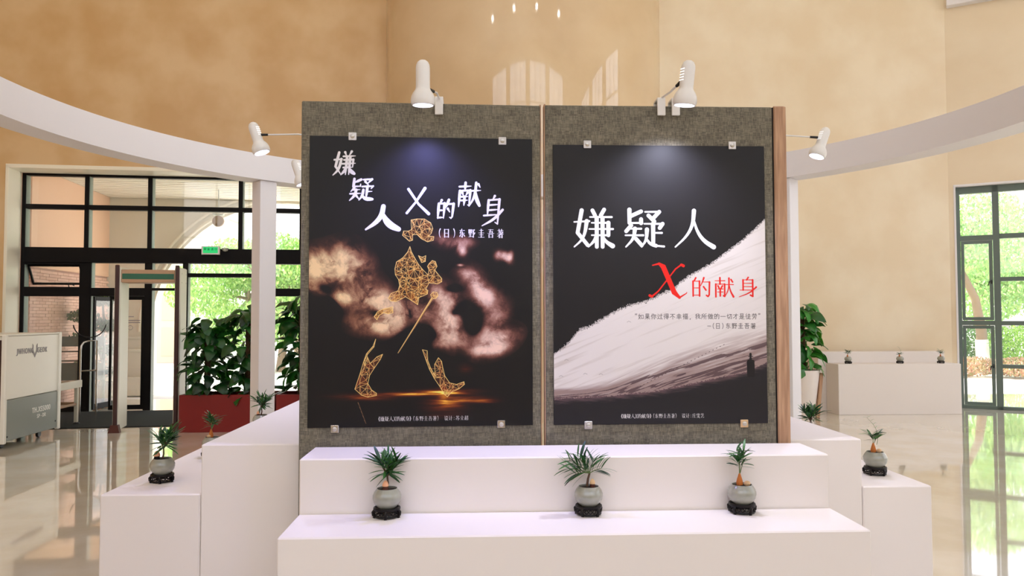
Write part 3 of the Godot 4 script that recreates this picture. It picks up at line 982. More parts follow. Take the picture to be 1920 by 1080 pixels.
func small_leaf() -> ArrayMesh:
	if cache.has("small"):
		return cache.small
	var m := MB.new()
	m.sheet([[Vector3(-0.02, -0.5, 0), Vector3(0.02, -0.5, 0)], [Vector3(-0.28, -0.1, 0.06), Vector3(0.28, -0.1, 0.06)], [Vector3(-0.2, 0.25, 0.03), Vector3(0.2, 0.25, 0.03)], [Vector3(-0.01, 0.55, -0.06), Vector3(0.01, 0.55, -0.06)]])
	cache.small = m.mesh()
	return cache.small


func tree(called: String, label: String, at: Vector3, group: String, sd: int, trunk: Array, r0: float, blobs: Array, n: int, size: float, cols: Array, white := 0.0) -> void:
	var o := thing(called, label, "tree", at, 0.0, group)
	var m := MB.new()
	m.tube(trunk, r0, r0 * 0.45, 10)
	for b in blobs:
		m.tube([trunk[trunk.size() - 1], b[0]], r0 * 0.4, r0 * 0.12, 6)
	put("trunk", m, mats.bark, o)
	if white > 0.0:
		m = MB.new()
		m.tube([Vector3(0, 0, 0), Vector3(trunk[1].x * white / trunk[1].y, white, 0)], r0 * 1.03, r0 * 0.99, 12)
		put("whitewash_band", m, mats.whitewash, o)
	leaf_cloud(o, "foliage", blobs, n, size, sd, cols, mats.foliage)


# ------------------------------------------------------------------ clip-on spotlights
func spot_lamp(label: String, at: Vector3, axis: Vector3, arm: Array, clamp_at: Vector3, clamp_turn: float, group: String, energy: float, clamps := 1, slit_turn := 0.0, tint := Color(0.80, 0.82, 1.0)) -> void:
	var o := thing("clip_on_spotlight", label, "spotlight", at, 0.0, group)   # 'at' is the middle of the lamp's mouth
	var bs := aim(-axis, 0.0, false)   # local +y runs back from the mouth
	var xf := Transform3D(bs, Vector3.ZERO)
	var m := MB.new()
	m.lathe([Vector2(0.0405, 0.000), Vector2(0.0445, 0.002), Vector2(0.0475, 0.010), Vector2(0.0480, 0.022), Vector2(0.0455, 0.036), Vector2(0.0390, 0.050), Vector2(0.0315, 0.060), Vector2(0.0285, 0.068), Vector2(0.0280, 0.080), Vector2(0.0280, 0.148), Vector2(0.0262, 0.160), Vector2(0.0210, 0.171), Vector2(0.0120, 0.178), Vector2(0.0, 0.180)], 32, xf)
	m.lathe([Vector2(0.0, 0.040), Vector2(0.030, 0.038), Vector2(0.040, 0.024), Vector2(0.0405, 0.0)], 32, xf)
	put("lamp_head", m, mats.lamp_white, o)
	m = MB.new()
	m.lathe([Vector2(0.0, -0.004), Vector2(0.018, -0.002), Vector2(0.031, 0.006), Vector2(0.035, 0.014), Vector2(0.030, 0.022), Vector2(0.0, 0.030)], 24, xf)
	put("bulb", m, mats.bulb, o)
	m = MB.new()   # cooling slits
	for k in 5:
		var tb := bs * Basis(Vector3.UP, slit_turn)
		m.box(xf * (Basis(Vector3.UP, slit_turn) * Vector3(0.0272, 0.098 + k * 0.011, 0.0)), Vector3(0.003, 0.0042, 0.026), 0.001, tb)
	put("cooling_slits", m, mats.slit_glow, o, Transform3D(), "stuff")
	m = MB.new()
	var path := []
	for p in arm:
		path.append(p - at)
	m.tube(path, 0.0042, -1, 8)
	put("arm", m, mats.lamp_white, o)
	m = MB.new()
	var k0: Vector3 = path[0]
	var k1: Vector3 = k0.lerp(path[1], minf(1.0, 0.045 / k0.distance_to(path[1])))
	m.tube([k0, k1], 0.0075, 0.0065, 8)
	put("hinge", m, mats.black_plastic, o)
	m = MB.new()
	for c in clamps:
		var t := Basis(Vector3.UP, deg_to_rad(clamp_turn))
		var q := clamp_at - at + t * Vector3(c * 0.062, 0, 0)
		m.box(q + t * Vector3(0, -0.018, 0.010), Vector3(0.034, 0.076, 0.010), 0.002, t)
		m.box(q + t * Vector3(0, 0.016, -0.022), Vector3(0.034, 0.010, 0.062), 0.002, t)
		m.box(q + t * Vector3(0, -0.006, -0.056), Vector3(0.034, 0.048, 0.010), 0.002, t)
	put("clamp", m, mats.lamp_white, o)
	var l := SpotLight3D.new()
	l.name = "lamp_light"
	l.light_color = tint
	l.light_energy = energy
	l.light_size = 0.03
	l.spot_angle = 62.0
	l.spot_angle_attenuation = 0.9
	l.spot_range = 14.0
	l.spot_attenuation = 2.0
	l.shadow_enabled = true
	o.add_child(l, true)
	l.position = axis.normalized() * -0.001
	l.basis = Basis.looking_at(axis, Vector3.BACK)


func ready_environment() -> void:
	var c := Camera3D.new()
	c.name = "camera"
	add_child(c)
	c.position = Vector3(-0.2851, 1.5, 3.1831)
	c.basis = Basis(Vector3.UP, -0.0408) * Basis(Vector3.RIGHT, 0.0375) * Basis(Vector3.BACK, -0.0018)
	c.fov = rad_to_deg(2.0 * atan(540.0 / 1420.58))
	c.far = 200.0
	c.current = true
	var e := Environment.new()
	e.tonemap_mode = Environment.TONE_MAPPER_LINEAR
	e.tonemap_exposure = 1.0
	e.sdfgi_enabled = true
	e.ssao_enabled = true
	e.ssil_enabled = true
	e.background_mode = Environment.BG_SKY
	var s := ProceduralSkyMaterial.new()
	s.sky_top_color = Color(0.90, 0.93, 1.0)
	s.sky_horizon_color = Color(1.0, 0.965, 0.94)
	s.ground_horizon_color = Color(0.88, 0.86, 0.83)
	s.ground_bottom_color = Color(0.6, 0.6, 0.58)
	s.sky_energy_multiplier = 1.7
	s.ground_energy_multiplier = 1.2
	e.sky = Sky.new()
	e.sky.sky_material = s
	var w := WorldEnvironment.new()
	w.name = "environment"
	w.environment = e
	add_child(w)
	var sun := DirectionalLight3D.new()
	sun.name = "sun"
	sun.light_color = Color(1.0, 0.96, 0.88)
	sun.light_energy = 3.2
	sun.light_angular_distance = 0.6
	sun.shadow_enabled = true
	sun.sky_mode = DirectionalLight3D.SKY_MODE_LIGHT_ONLY
	add_child(sun)
	sun.basis = Basis.looking_at(Vector3(0.75, -1.0, 0.40), Vector3.UP)


func ceiling_lamps() -> void:
	var spots := [[-6.0, 4.0], [-2.0, 4.5], [2.0, 4.5], [6.0, 4.0], [-6.0, -0.5], [-2.6, 0.6], [2.6, 0.6], [6.5, -0.5], [-4.0, -4.5], [4.2, -4.5], [8.5, -4.0], [0.0, -3.0], [-3.2, -5.8]]
	var where := ["over the rear left corner of the hall", "behind the viewer, left of the middle", "behind the viewer, right of the middle", "over the rear right corner of the hall", "above the floor left of the baggage scanner",
		"above the front left of the poster island", "above the front right of the poster island", "above the open floor right of the island", "above the metal detector approach", "above the floor before the white pedestal", "nearest the right glazed wall", "above the middle of the poster island", "nearest the red planters"]
	for q in spots:
		var o := thing("ceiling_light", "small square ceiling downlight " + where[spots.find(q)], "ceiling light", Vector3(q[0], 11.0, q[1]), 0.0, "ceiling downlights")
		var m := MB.new()
		m.box(Vector3(0, -0.03, 0), Vector3(0.44, 0.06, 0.44), 0.01)
		put("housing", m, mats.white_paint, o)
		put("diffuser", boxm(Vector3(-0.19, -0.075, -0.19), Vector3(0.19, -0.06, 0.19), 0.004), mats.panel_glow, o)
		var l := AreaLight3D.new()
		l.name = "panel_light"
		l.area_size = Vector2(0.38, 0.38)
		l.area_normalize_energy = true
		l.light_energy = LAMP_ENERGY
		l.light_color = Color(1.0, 0.985, 0.97)
		l.area_range = 40.0
		l.area_attenuation = 2.0
		l.shadow_enabled = true
		o.add_child(l, true)
		l.position = Vector3(0, -0.09, 0)
		l.rotation_degrees.x = -90


# ------------------------------------------------------------------ the hall
func hall() -> void:
	struct("floor", boxm(Vector3(-10, -0.2, -11), Vector3(13.2, 0, 8), 0), mats.floor_marble)
	struct("ceiling", boxm(Vector3(-10, 11.0, -11), Vector3(13.2, 11.3, 8), 0), mats.ceiling_white)
	struct("wall_left", boxm(Vector3(-9.9, 0, -9.4), Vector3(-9.5, 11.0, 8), 0), mats.wall_marble)
	# rear wall, behind the camera: tall glazing on the daylight side
	var m := MB.new()
	m.span(Vector3(-9.9, 0, 7.6), Vector3(13, 3.0, 8), 0)
	m.span(Vector3(-9.9, 10.4, 7.6), Vector3(13, 11.0, 8), 0)
	for q in [[-9.9, -8.0], [-4.4, -3.6], [0.0, 0.8], [4.4, 5.2], [8.8, 13.0]]:
		m.span(Vector3(q[0], 3.0, 7.6), Vector3(q[1], 10.4, 8), 0)
	struct("wall_rear", m, mats.wall_cream)
	var n := 5
	for q in [-8.0, -3.6, 0.8, 5.2]:
		var rw := setting("window_%d" % n, Vector3(q, 3.0, 7.8))
		n += 1
		for i in 4:
			put("mullion", boxm(Vector3(i * 1.18, 0, -0.05), Vector3(i * 1.18 + 0.06, 7.4, 0.05)), mats.frame_green, rw)
		for i in 6:
			put("transom", boxm(Vector3(0.06, i * 1.468, -0.045), Vector3(3.6, i * 1.468 + 0.06, 0.045)), mats.frame_green, rw)
		for i in 3:
			put("pane", boxm(Vector3(i * 1.18 + 0.06, 0.06, -0.004), Vector3(i * 1.18 + 1.18, 7.34, 0.004), 0), mats.glass, rw)
	m = MB.new()
	m.span(Vector3(-3.4, 0, 0), Vector3(-1.2, 11.0, 0.42), 0)
	m.span(Vector3(-1.2, 3.84, 0), Vector3(4.3, 11.0, 0.42), 0)
	m.span(Vector3(4.3, 0, 0), Vector3(8.4, 11.0, 0.42), 0)
	var o := struct("wall_entrance", m, mats.wall_marble)
	o.position = FAC_AT
	o.rotation_degrees.y = FAC_TURN
	m = MB.new()   # pale stone lining of the opening
	m.span(Vector3(-1.23, 0, 0.0), Vector3(-1.185, 3.84, 0.43), 0.004)
	m.span(Vector3(-1.23, 3.80, 0.0), Vector3(4.32, 3.86, 0.43), 0.004)
	o = struct("trim_1", m, mats.stone_trim)
	o.position = FAC_AT
	o.rotation_degrees.y = FAC_TURN
	struct("wall_back", boxm(Vector3(0.6, 0, -9.2), Vector3(7.46, 11.0, -8.85), 0), mats.wall_cream)
	m = MB.new()
	m.lathe([Vector2(2.36, 0), Vector2(2.36, 11.0)], 96, Transform3D(Basis(), Vector3(0.45, 0, -9.8)))
	struct("wall_column", m, mats.column_marble)
	# right-hand glazed wall: the wall above and beside its opening
	m = MB.new()
	m.span(Vector3(-0.16, 0, -0.32), Vector3(-0.035, 11.0, 0.12), 0)
	m.span(Vector3(-0.035, 3.62, -0.32), Vector3(4.3, 11.0, 0.12), 0)
	m.span(Vector3(4.3, 0, -0.32), Vector3(6.3, 11.0, 0.12), 0)
	o = struct("wall_window", m, mats.wall_cream)
	o.position = WIN_AT
	o.rotation_degrees.y = WIN_TURN
	m = MB.new()   # white plaster reveal of the opening and the cove far above it
	m.span(Vector3(-0.06, 0, -0.03), Vector3(-0.03, 3.62, 0.13), 0.003)
	m.span(Vector3(-0.06, 3.60, -0.03), Vector3(4.3, 3.63, 0.13), 0.003)
	m.span(Vector3(-0.1, 6.56, 0.10), Vector3(6.2, 6.72, 0.26), 0.01)
	o = struct("trim_2", m, mats.white_paint)
	o.position = WIN_AT
	o.rotation_degrees.y = WIN_TURN
	# right wall with two tall windows, out of the picture, that let the daylight in
	m = MB.new()
	for q in [[-6.0, -5.2, 0.0, 11.0], [-5.2, -2.2, 0.0, 0.4], [-5.2, -2.2, 9.6, 11.0], [-2.2, -1.4, 0.0, 11.0], [-1.4, 1.6, 0.0, 0.4], [-1.4, 1.6, 9.6, 11.0], [1.6, 2.4, 0.0, 11.0], [2.4, 5.4, 0.0, 0.4], [2.4, 5.4, 9.6, 11.0], [5.4, 8.0, 0.0, 11.0]]:
		m.span(Vector3(12.8, q[2], q[0]), Vector3(13.1, q[3], q[1]), 0)
	struct("wall_right", m, mats.wall_cream)
	for q in [-5.2, -1.4, 2.4]:
		var wn := setting("window_%d" % (3 if q < -2 else 4 if q < 0 else 9), Vector3(12.95, 0.4, q))
		for i in 4:
			put("mullion", boxm(Vector3(-0.05, 0, i * 0.98), Vector3(0.05, 9.2, i * 0.98 + 0.06)), mats.frame_green, wn)
		for i in 8:
			put("transom", boxm(Vector3(-0.045, i * 1.305, 0.06), Vector3(0.045, i * 1.305 + 0.06, 2.94)), mats.frame_green, wn)
		for i in 3:
			put("pane", boxm(Vector3(-0.004, 0.06, i * 0.98 + 0.06), Vector3(0.004, 9.14, i * 0.98 + 0.98), 0), mats.glass, wn)


func bars(o: Node3D, list: Array, front: Material, side: Material) -> void:   # [name, s0, y0, s1, y1, z0, z1]
	for q in list:
		var m := MB.new()
		m.span(Vector3(q[1], q[2], q[5]), Vector3(q[3], q[4], q[6]), 0.003)
		var b := put(q[0], m, front, o)
		if side and q[0] == "mullion":   # pale aluminium sides of the dark uprights
			var w := MB.new()
			w.span(Vector3(q[3], q[2], q[5] + 0.01), Vector3(q[3] + 0.006, q[4], q[6] - 0.012), 0.001)
			put("side_plate", w, side, b)


func panes(o: Node3D, list: Array, z: float) -> void:   # [s0, y0, s1, y1]
	for q in list:
		put("pane", boxm(Vector3(q[0], q[1], z - 0.004), Vector3(q[2], q[3], z + 0.004), 0), mats.glass, o)


func entrance() -> void:
	var o := setting("window_1", FAC_AT, FAC_TURN)
	var up := [["mullion", -1.185, 0, -1.13, 3.80, -0.16, 0.0]]
	for s in [-0.255, 0.705, 2.12, 3.10, 4.08]:
		up.append(["mullion", s, 2.60, s + 0.065, 3.80, -0.16, 0.0])
	bars(o, up, mats.frame_black, mats.frame_side)
	bars(o, [["head", -1.13, 3.765, 4.3, 3.80, -0.12, 0.0], ["transom", -1.13, 3.232, 4.3, 3.305, -0.12, 0.0], ["beam", -1.13, 2.375, 4.3, 2.615, -0.16, 0.03]], mats.frame_black, null)
	var ss := [-1.13, -0.19, 0.77, 2.185, 3.165, 4.145]
	var ee := [-0.255, 0.705, 2.12, 3.10, 4.08, 4.3]
	for i in 6:
		panes(o, [[ss[i], 3.305, ee[i], 3.765], [ss[i], 2.615, ee[i], 3.232]], -0.06)
	# below the beam
	bars(o, [["mullion", -0.31, 0, -0.135, 2.375, -0.16, 0.0], ["mullion", 0.675, 0, 0.785, 2.375, -0.16, 0.0], ["mullion", 1.26, 0, 1.34, 2.375, -0.16, 0.0], ["mullion", 2.55, 0, 2.62, 2.375, -0.16, 0.0], ["mullion", 3.85, 0, 3.92, 2.375, -0.16, 0.0]], mats.frame_black, mats.frame_side)
	bars(o, [["transom", -1.13, 1.835, -0.31, 1.985, -0.12, 0.0], ["transom", -0.135, 1.84, 0.675, 1.97, -0.12, 0.0], ["transom", 1.34, 2.15, 2.55, 2.215, -0.12, 0.0], ["transom", 2.62, 1.84, 3.85, 1.97, -0.12, 0.0],
		["sill", -1.13, 0, -0.31, 0.08, -0.12, 0.0], ["sill", 1.34, 0, 4.3, 0.08, -0.12, 0.0], ["head", -1.13, 2.34, -0.31, 2.375, -0.1, 0.0]], mats.frame_black, null)
	panes(o, [[-1.13, 0.08, -0.31, 1.835], [-0.135, 1.97, 0.675, 2.375], [0.785, 1.97, 1.26, 2.375], [1.34, 2.215, 2.55, 2.375], [1.34, 0.08, 2.55, 2.15], [2.62, 0.08, 3.85, 1.84], [2.62, 1.97, 3.85, 2.375]], -0.06)
	bars(o, [["transom", 0.785, 1.93, 1.26, 1.97, -0.12, 0.0]], mats.frame_black, null)
	# awning sash pushed outwards at its foot
	var sash := put("sash", MB.new() if false else boxm(Vector3(-0.79, -0.36, -0.02), Vector3(0.0, -0.335, 0.02)), mats.frame_black, o, Transform3D(Basis(Vector3.RIGHT, deg_to_rad(32)), Vector3(-0.325, 2.34, -0.08)))
	var m := MB.new()
	m.span(Vector3(-0.79, -0.335, -0.018), Vector3(-0.765, 0.0, 0.018), 0.003)
	m.span(Vector3(-0.025, -0.335, -0.018), Vector3(0.0, 0.0, 0.018), 0.003)
	m.span(Vector3(-0.765, -0.025, -0.018), Vector3(-0.025, 0.0, 0.018), 0.003)
	put("sash_frame", m, mats.frame_black, sash)
	put("pane", boxm(Vector3(-0.765, -0.335, -0.003), Vector3(-0.025, -0.025, 0.003), 0), mats.glass, sash)
	m = MB.new()
	m.tube([Vector3(-0.47, 1.985, -0.02), Vector3(-0.47, 2.02, 0.0), Vector3(-0.43, 2.035, 0.01), Vector3(-0.38, 2.0, 0.0)], 0.009, 0.007, 6)
	put("sash_handle", m, mats.black_plastic, o)
	# glass doors: one leaf shut, one pushed outwards
	var d := setting("door_1", FAC_AT, FAC_TURN)
	bars(d, [["bottom_rail", 0.17, 0.012, 0.675, 0.085, -0.09, -0.05], ["top_rail", 0.17, 1.78, 0.675, 1.838, -0.09, -0.05], ["stile", 0.135, 0.012, 0.17, 1.838, -0.09, -0.05], ["stile", 0.62, 0.085, 0.675, 1.78, -0.09, -0.05]], mats.frame_black, null)
	put("pane", boxm(Vector3(0.17, 0.085, -0.074), Vector3(0.62, 1.78, -0.066), 0), mats.glass, d)
	m = MB.new()   # lettering lines and a round mark on the glass
	for q in [[0.36, 1.50, 0.50], [0.30, 1.44, 0.60], [0.30, 1.405, 0.60]]:
		m.span(Vector3(q[0], q[1], -0.065), Vector3(q[2], q[1] + 0.014, -0.063), 0)
	var ring := []
	for i in 25:
		ring.append(Vector3(0.45 + 0.035 * cos(TAU * i / 24), 1.33 + 0.035 * sin(TAU * i / 24), -0.064))
	m.tube(ring, 0.004, -1, 5, false)
	put("door_marking", m, mats.ink_grey, d, Transform3D(), "stuff")
	var d2 := setting("door_2", FAC_AT + Basis(Vector3.UP, deg_to_rad(FAC_TURN)) * Vector3(-0.13, 0, -0.10), FAC_TURN + 78.0)
	bars(d2, [["bottom_rail", 0.05, 0.012, 0.66, 0.10, -0.02, 0.02], ["top_rail", 0.05, 1.77, 0.66, 1.835, -0.02, 0.02], ["stile", 0.0, 0.012, 0.05, 1.835, -0.02, 0.02], ["stile", 0.66, 0.012, 0.72, 1.835, -0.02, 0.02]], mats.frame_black, null)
	put("pane", boxm(Vector3(0.05, 0.10, -0.004), Vector3(0.66, 1.77, 0.004), 0), mats.glass, d2)
	# the dark entrance mat
	o = thing("entrance_mat", "large grey entrance mat lying before the glass doors", "mat", Vector3(-5.55, 0.0, -8.28), FAC_TURN)
	put("mat_pile", boxm(Vector3(-1.9, 0, -0.92), Vector3(1.45, 0.012, 0.92), 0.004), mats.mat_grey, o)
	# exit sign, sensor
	var at := FAC_AT + Basis(Vector3.UP, deg_to_rad(FAC_TURN)) * Vector3(1.708, 2.583, 0.065)
	o = thing("exit_sign", "green lit exit sign box fixed on the black beam above the entrance", "exit sign", at, FAC_TURN)
	put("housing", boxm(Vector3(-0.146, -0.07, -0.03), Vector3(0.146, 0.07, 0.012), 0.006), mats.steel, o)
	put("lit_face", boxm(Vector3(-0.118, -0.043, 0.010), Vector3(0.112, 0.057, 0.016), 0.002), mats.exit_green, o)
	m = MB.new()
	var x := -0.105
	for ch in "安全出口":
		glyph_mesh(m, ch, Vector3(x, 0.045, 0.0165), 0.042, 0.0022)
		x += 0.052 if ch != "全" else 0.062
	put("lettering", m, mats.exit_dark, o, Transform3D(), "stuff")
	at = FAC_AT + Basis(Vector3.UP, deg_to_rad(FAC_TURN)) * Vector3(1.93, 2.62, 0.05)
	o = thing("wall_sensor", "small pale dome sensor on the black beam right of the exit sign", "sensor", at, FAC_TURN)
	m = MB.new()
	m.lathe([Vector2(0.045, 0.0), Vector2(0.05, -0.012), Vector2(0.036, -0.04), Vector2(0.0, -0.052)], 18)
	put("dome", m, mats.sensor_grey, o)
	put("base_plate", boxm(Vector3(-0.05, -0.004, -0.05), Vector3(0.05, 0.008, 0.05), 0.003), mats.sensor_grey, o)


func glyph_mesh(m: MB, ch: String, at: Vector3, size: float, r: float) -> void:   # raised strokes of one character, top left corner at 'at'
	var g := glyph_strokes()
	for s in g[ch].split(";"):
		var p := stroke_points(s)
		for i in p.size() - 1:
			var a := at + Vector3(p[i].x, -p[i].y, 0) * 0.01 * size
			var b := at + Vector3(p[i + 1].x, -p[i + 1].y, 0) * 0.01 * size
			m.tube([a, b], r, -1, 4)


func right_window() -> void:
	var o := setting("window_2", WIN_AT, WIN_TURN)
	bars(o, [["mullion", -0.03, 0, 0.02, 3.60, -0.14, 0.0], ["mullion", 0.475, 0, 0.56, 3.60, -0.14, 0.0], ["mullion", 1.50, 0, 1.58, 3.60, -0.14, 0.0], ["mullion", 2.52, 0, 2.60, 3.60, -0.14, 0.0], ["mullion", 3.54, 0, 3.62, 3.60, -0.14, 0.0], ["mullion", 4.25, 0, 4.3, 3.60, -0.14, 0.0]], mats.frame_green, mats.frame_side)
	bars(o, [["head", 0.02, 3.49, 4.25, 3.60, -0.10, 0.0], ["sill", 0.02, 0.0, 4.25, 0.05, -0.10, 0.0], ["transom", 0.02, 2.72, 0.475, 2.80, -0.10, 0.0], ["transom", 0.02, 1.345, 0.475, 1.42, -0.10, 0.0]], mats.frame_green, null)
	var ss := [0.56, 1.58, 2.60, 3.62]
	var ee := [1.50, 2.52, 3.54, 4.25]
	for i in 4:
		for q in [[2.735, 2.812], [2.05, 2.115], [1.345, 1.412], [0.66, 0.72]]:
			bars(o, [["transom", ss[i], q[0], ee[i], q[1], -0.10, 0.0]], mats.frame_green, null)
		panes(o, [[ss[i], 2.812, ee[i], 3.49], [ss[i], 2.115, ee[i], 2.735], [ss[i], 1.412, ee[i], 2.05], [ss[i], 0.72, ee[i], 1.345], [ss[i], 0.05, ee[i], 0.66]], -0.05)
	panes(o, [[0.02, 2.80, 0.475, 3.49]], -0.05)
	for q in [[1.42, 2.72, 2.04], [0.05, 1.345, 0.69]]:   # casement and door leaf with its lever
		var m := MB.new()
		var a := Vector3(0.03, q[0] + 0.006, -0.06)
		var b := Vector3(0.465, q[1] - 0.006, -0.004)
		m.span(a, Vector3(a.x + 0.045, b.y, b.z), 0.003)
		m.span(Vector3(b.x - 0.05, a.y, a.z), b, 0.003)
		m.span(Vector3(a.x + 0.045, b.y - 0.05, a.z), Vector3(b.x - 0.05, b.y, b.z), 0.003)
		m.span(Vector3(a.x + 0.045, a.y, a.z), Vector3(b.x - 0.05, a.y + 0.05, b.z), 0.003)
		var s := put("sash", m, mats.frame_green, o)
		put("pane", boxm(a + Vector3(0.045, 0.05, 0.02), b + Vector3(-0.05, -0.05, -0.02), 0), mats.glass, s)
		m = MB.new()
		m.box(Vector3(0.44, q[2], 0.004), Vector3(0.022, 0.06, 0.012), 0.003)
		m.tube([Vector3(0.44, q[2] + 0.01, 0.0), Vector3(0.44, q[2] + 0.01, 0.04), Vector3(0.41, q[2] + 0.005, 0.045), Vector3(0.395, q[2] - 0.06, 0.045)], 0.009, 0.008, 6)
		put("handle", m, mats.black_plastic, s)


# ------------------------------------------------------------------ the exhibition
func ring() -> void:
	var o := thing("canopy_ring", "large white curved ring beam on square posts around the poster island", "canopy ring", Vector3(-0.02, 0, -1.42))
	var m := MB.new()
	m.lathe([Vector2(3.2, 2.97), Vector2(3.2, 2.74), Vector2(3.42, 2.74), Vector2(3.42, 2.97), Vector2(3.2, 2.97)], 128)
	put("ring_beam", m, mats.white_paint, o)
	for a in [227.0, 319.3, 40.0, 135.0]:
		var d := Vector3(cos(deg_to_rad(a)), 0, sin(deg_to_rad(a)))
		var bs := Basis(Vector3.UP, -deg_to_rad(a))
		m = MB.new()
		m.box(d * 3.31 + Vector3(0, 1.37, 0), Vector3(0.16, 2.74, 0.16), 0.004, bs)
		put("post", m, mats.white_paint, o)


func plinth(label: String, a: Vector3, b: Vector3) -> void:
	var o := thing("plinth", label, "plinth", Vector3((a.x + b.x) / 2, a.y, (a.z + b.z) / 2), 0.0, "white stepped plinths")
	put("body", boxm(a - o.position, b - o.position, 0.005), mats.plinth_white, o)


func plinths() -> void:
	plinth("long white plinth directly below the two posters, upper front step", Vector3(-0.966, 0, 0.03), Vector3(1.054, 0.967, 0.292))
	plinth("low white front plinth carrying three potted bonsai, nearest step", Vector3(-0.966, 0, 0.294), Vector3(1.056, 0.763, 0.600))
	plinth("upper white side plinth left of the fabric boards", Vector3(-1.453, 0, -BOX_D), Vector3(-1.0405, 0.967, -0.055))
	plinth("lower white side plinth at the far left, carrying the leftmost pots", Vector3(-1.865, 0, -BOX_D), Vector3(-1.455, 0.763, -0.055))
	plinth("upper white side plinth right of the wooden board edge", Vector3(1.036, 0, -BOX_D), Vector3(1.360, 0.967, -0.055))
	plinth("lower white side plinth at the right, carrying a sparse bonsai", Vector3(1.362, 0, -BOX_D), Vector3(1.667, 0.763, -0.055))


func board(label: String, at: Vector3, turn: float, w: float, edges: Array) -> Node3D:   # fabric panel with wooden edge strips; local x 0..w, front face z 0
	var o := thing("display_board", label, "display board", at, turn, "fabric display boards")
	put("fabric_panel", boxm(Vector3(0.004, 0.0, -0.05), Vector3(w - 0.004, 2.40, 0.0), 0.004), mats.board_fabric, o)
	for e in edges:
		put("wood_edge", boxm(Vector3(e - 0.004, 0.0, -0.052), Vector3(e + 0.004, 2.405, -0.004), 0.002), mats.board_wood, o)
	return o


func clip(label: String, at: Vector3, turn: float, tint: Material) -> void:
	var o := thing("poster_clip", label, "clip", at, turn, "silver poster clips")
	put("plate", boxm(Vector3(-0.0165, -0.0165, 0), Vector3(0.0165, 0.0165, 0.006), 0.002), tint, o)
	var m := MB.new()
	m.lathe([Vector2(0.0095, 0), Vector2(0.0095, 0.003), Vector2(0.0075, 0.0045), Vector2(0.0, 0.0045)], 18, Transform3D(Basis(Vector3.RIGHT, PI / 2), Vector3(0, 0, 0.006)))
	put("screw_head", m, mats.steel, o)


func poster(label: String, at: Vector3, turn: float, size: Vector2, tex: Texture2D) -> void:
	var o := thing("poster", label, "poster", at, turn)
	put("backing_sheet", boxm(Vector3(0, 0, 0.0), Vector3(size.x, size.y, 0.005), 0.001), mats.black_plastic, o)
	var m := MB.new()
	m.face([Vector3(0.001, 0.001, 0.0055), Vector3(size.x - 0.001, 0.001, 0.0055), Vector3(size.x - 0.001, size.y - 0.001, 0.0055), Vector3(0.001, size.y - 0.001, 0.0055)], Vector3.BACK, [Vector2(0, 1), Vector2(1, 1), Vector2(1, 0), Vector2(0, 0)])
	var pm := StandardMaterial3D.new()
	pm.albedo_texture = tex
	pm.roughness = 0.44
	pm.metallic_specular = 0.42
	put("print", m, pm, o)


func boards() -> void:
	var lt := 2.2
	board("left fabric board behind the poster with the golden figure", Vector3(-1.036, 0, 0.024), lt, 1.008, [1.004])
	board("right fabric board behind the black and white poster", Vector3(-0.018, 0, -0.004), 0.0, 0.99, [0.004])
	put("wood_edge", boxm(Vector3(0.987, 0.0, -0.05), Vector3(0.994, 2.40, -0.006), 0.001), mats.dark_gap, get_node("display_board2"))
	for k in 3:
		var w := BOX_D / 3.0
		board(["right side fabric board with a wooden edge, nearest of three", "right side fabric board hidden behind the front boards, middle of three", "right side fabric board hidden behind the front boards, rearmost of three"][k], Vector3(1.027, 0, -0.006 - w * k), 90, w - 0.004, [0.004, w - 0.008])
		board(["left side fabric board hidden behind the front boards, nearest of three", "left side fabric board hidden behind the front boards, middle of three", "left side fabric board hidden behind the front boards, rearmost of three"][k], Vector3(-1.04, 0, -0.05 - w * (k + 1)), -90, w - 0.004, [0.004, w - 0.008])
	put("wood_post", boxm(Vector3(-0.004, 0.0, -0.05), Vector3(0.006, 2.402, 0.001), 0.002), mats.board_wood, get_node("display_board3"))
	poster("black poster with a golden wire figure walking through smoke", Vector3(-0.996, 1.045, 0.0265), lt, Vector2(0.928, 1.207), print_figure())
	poster("black and white poster with a large red X and a dune slope", Vector3(0.019, 1.046, -0.003), 0.0, Vector2(0.910, 1.182), print_dunes())
	var tl := tan(deg_to_rad(lt))
	for q in [[-0.821, 2.252, "silver clip at the upper left corner of the golden figure poster"], [-0.195, 2.243, "silver clip at the upper right corner of the golden figure poster"], [-0.886, 1.039, "silver clip at the lower left corner of the golden figure poster"], [-0.201, 1.050, "silver clip at the lower right corner of the golden figure poster"]]:
		clip(q[2], Vector3(q[0], q[1], 0.030 - (q[0] + 1.02) * tl), lt, mats.chrome if q[1] < 2 else mats.clip_plate)
	for q in [[0.166, 2.230, "silver clip at the upper left corner of the black and white poster"], [0.789, 2.230, "silver clip at the upper right corner of the black and white poster"], [0.164, 1.044, "silver clip at the lower left corner of the black and white poster"]]:
		clip(q[2], Vector3(q[0], q[1], 0.003), 0.0, mats.clip_plate)
	clip("brassy clip at the lower right corner of the black and white poster", Vector3(0.826, 1.046, 0.003), 0.0, mats.clip_brass)


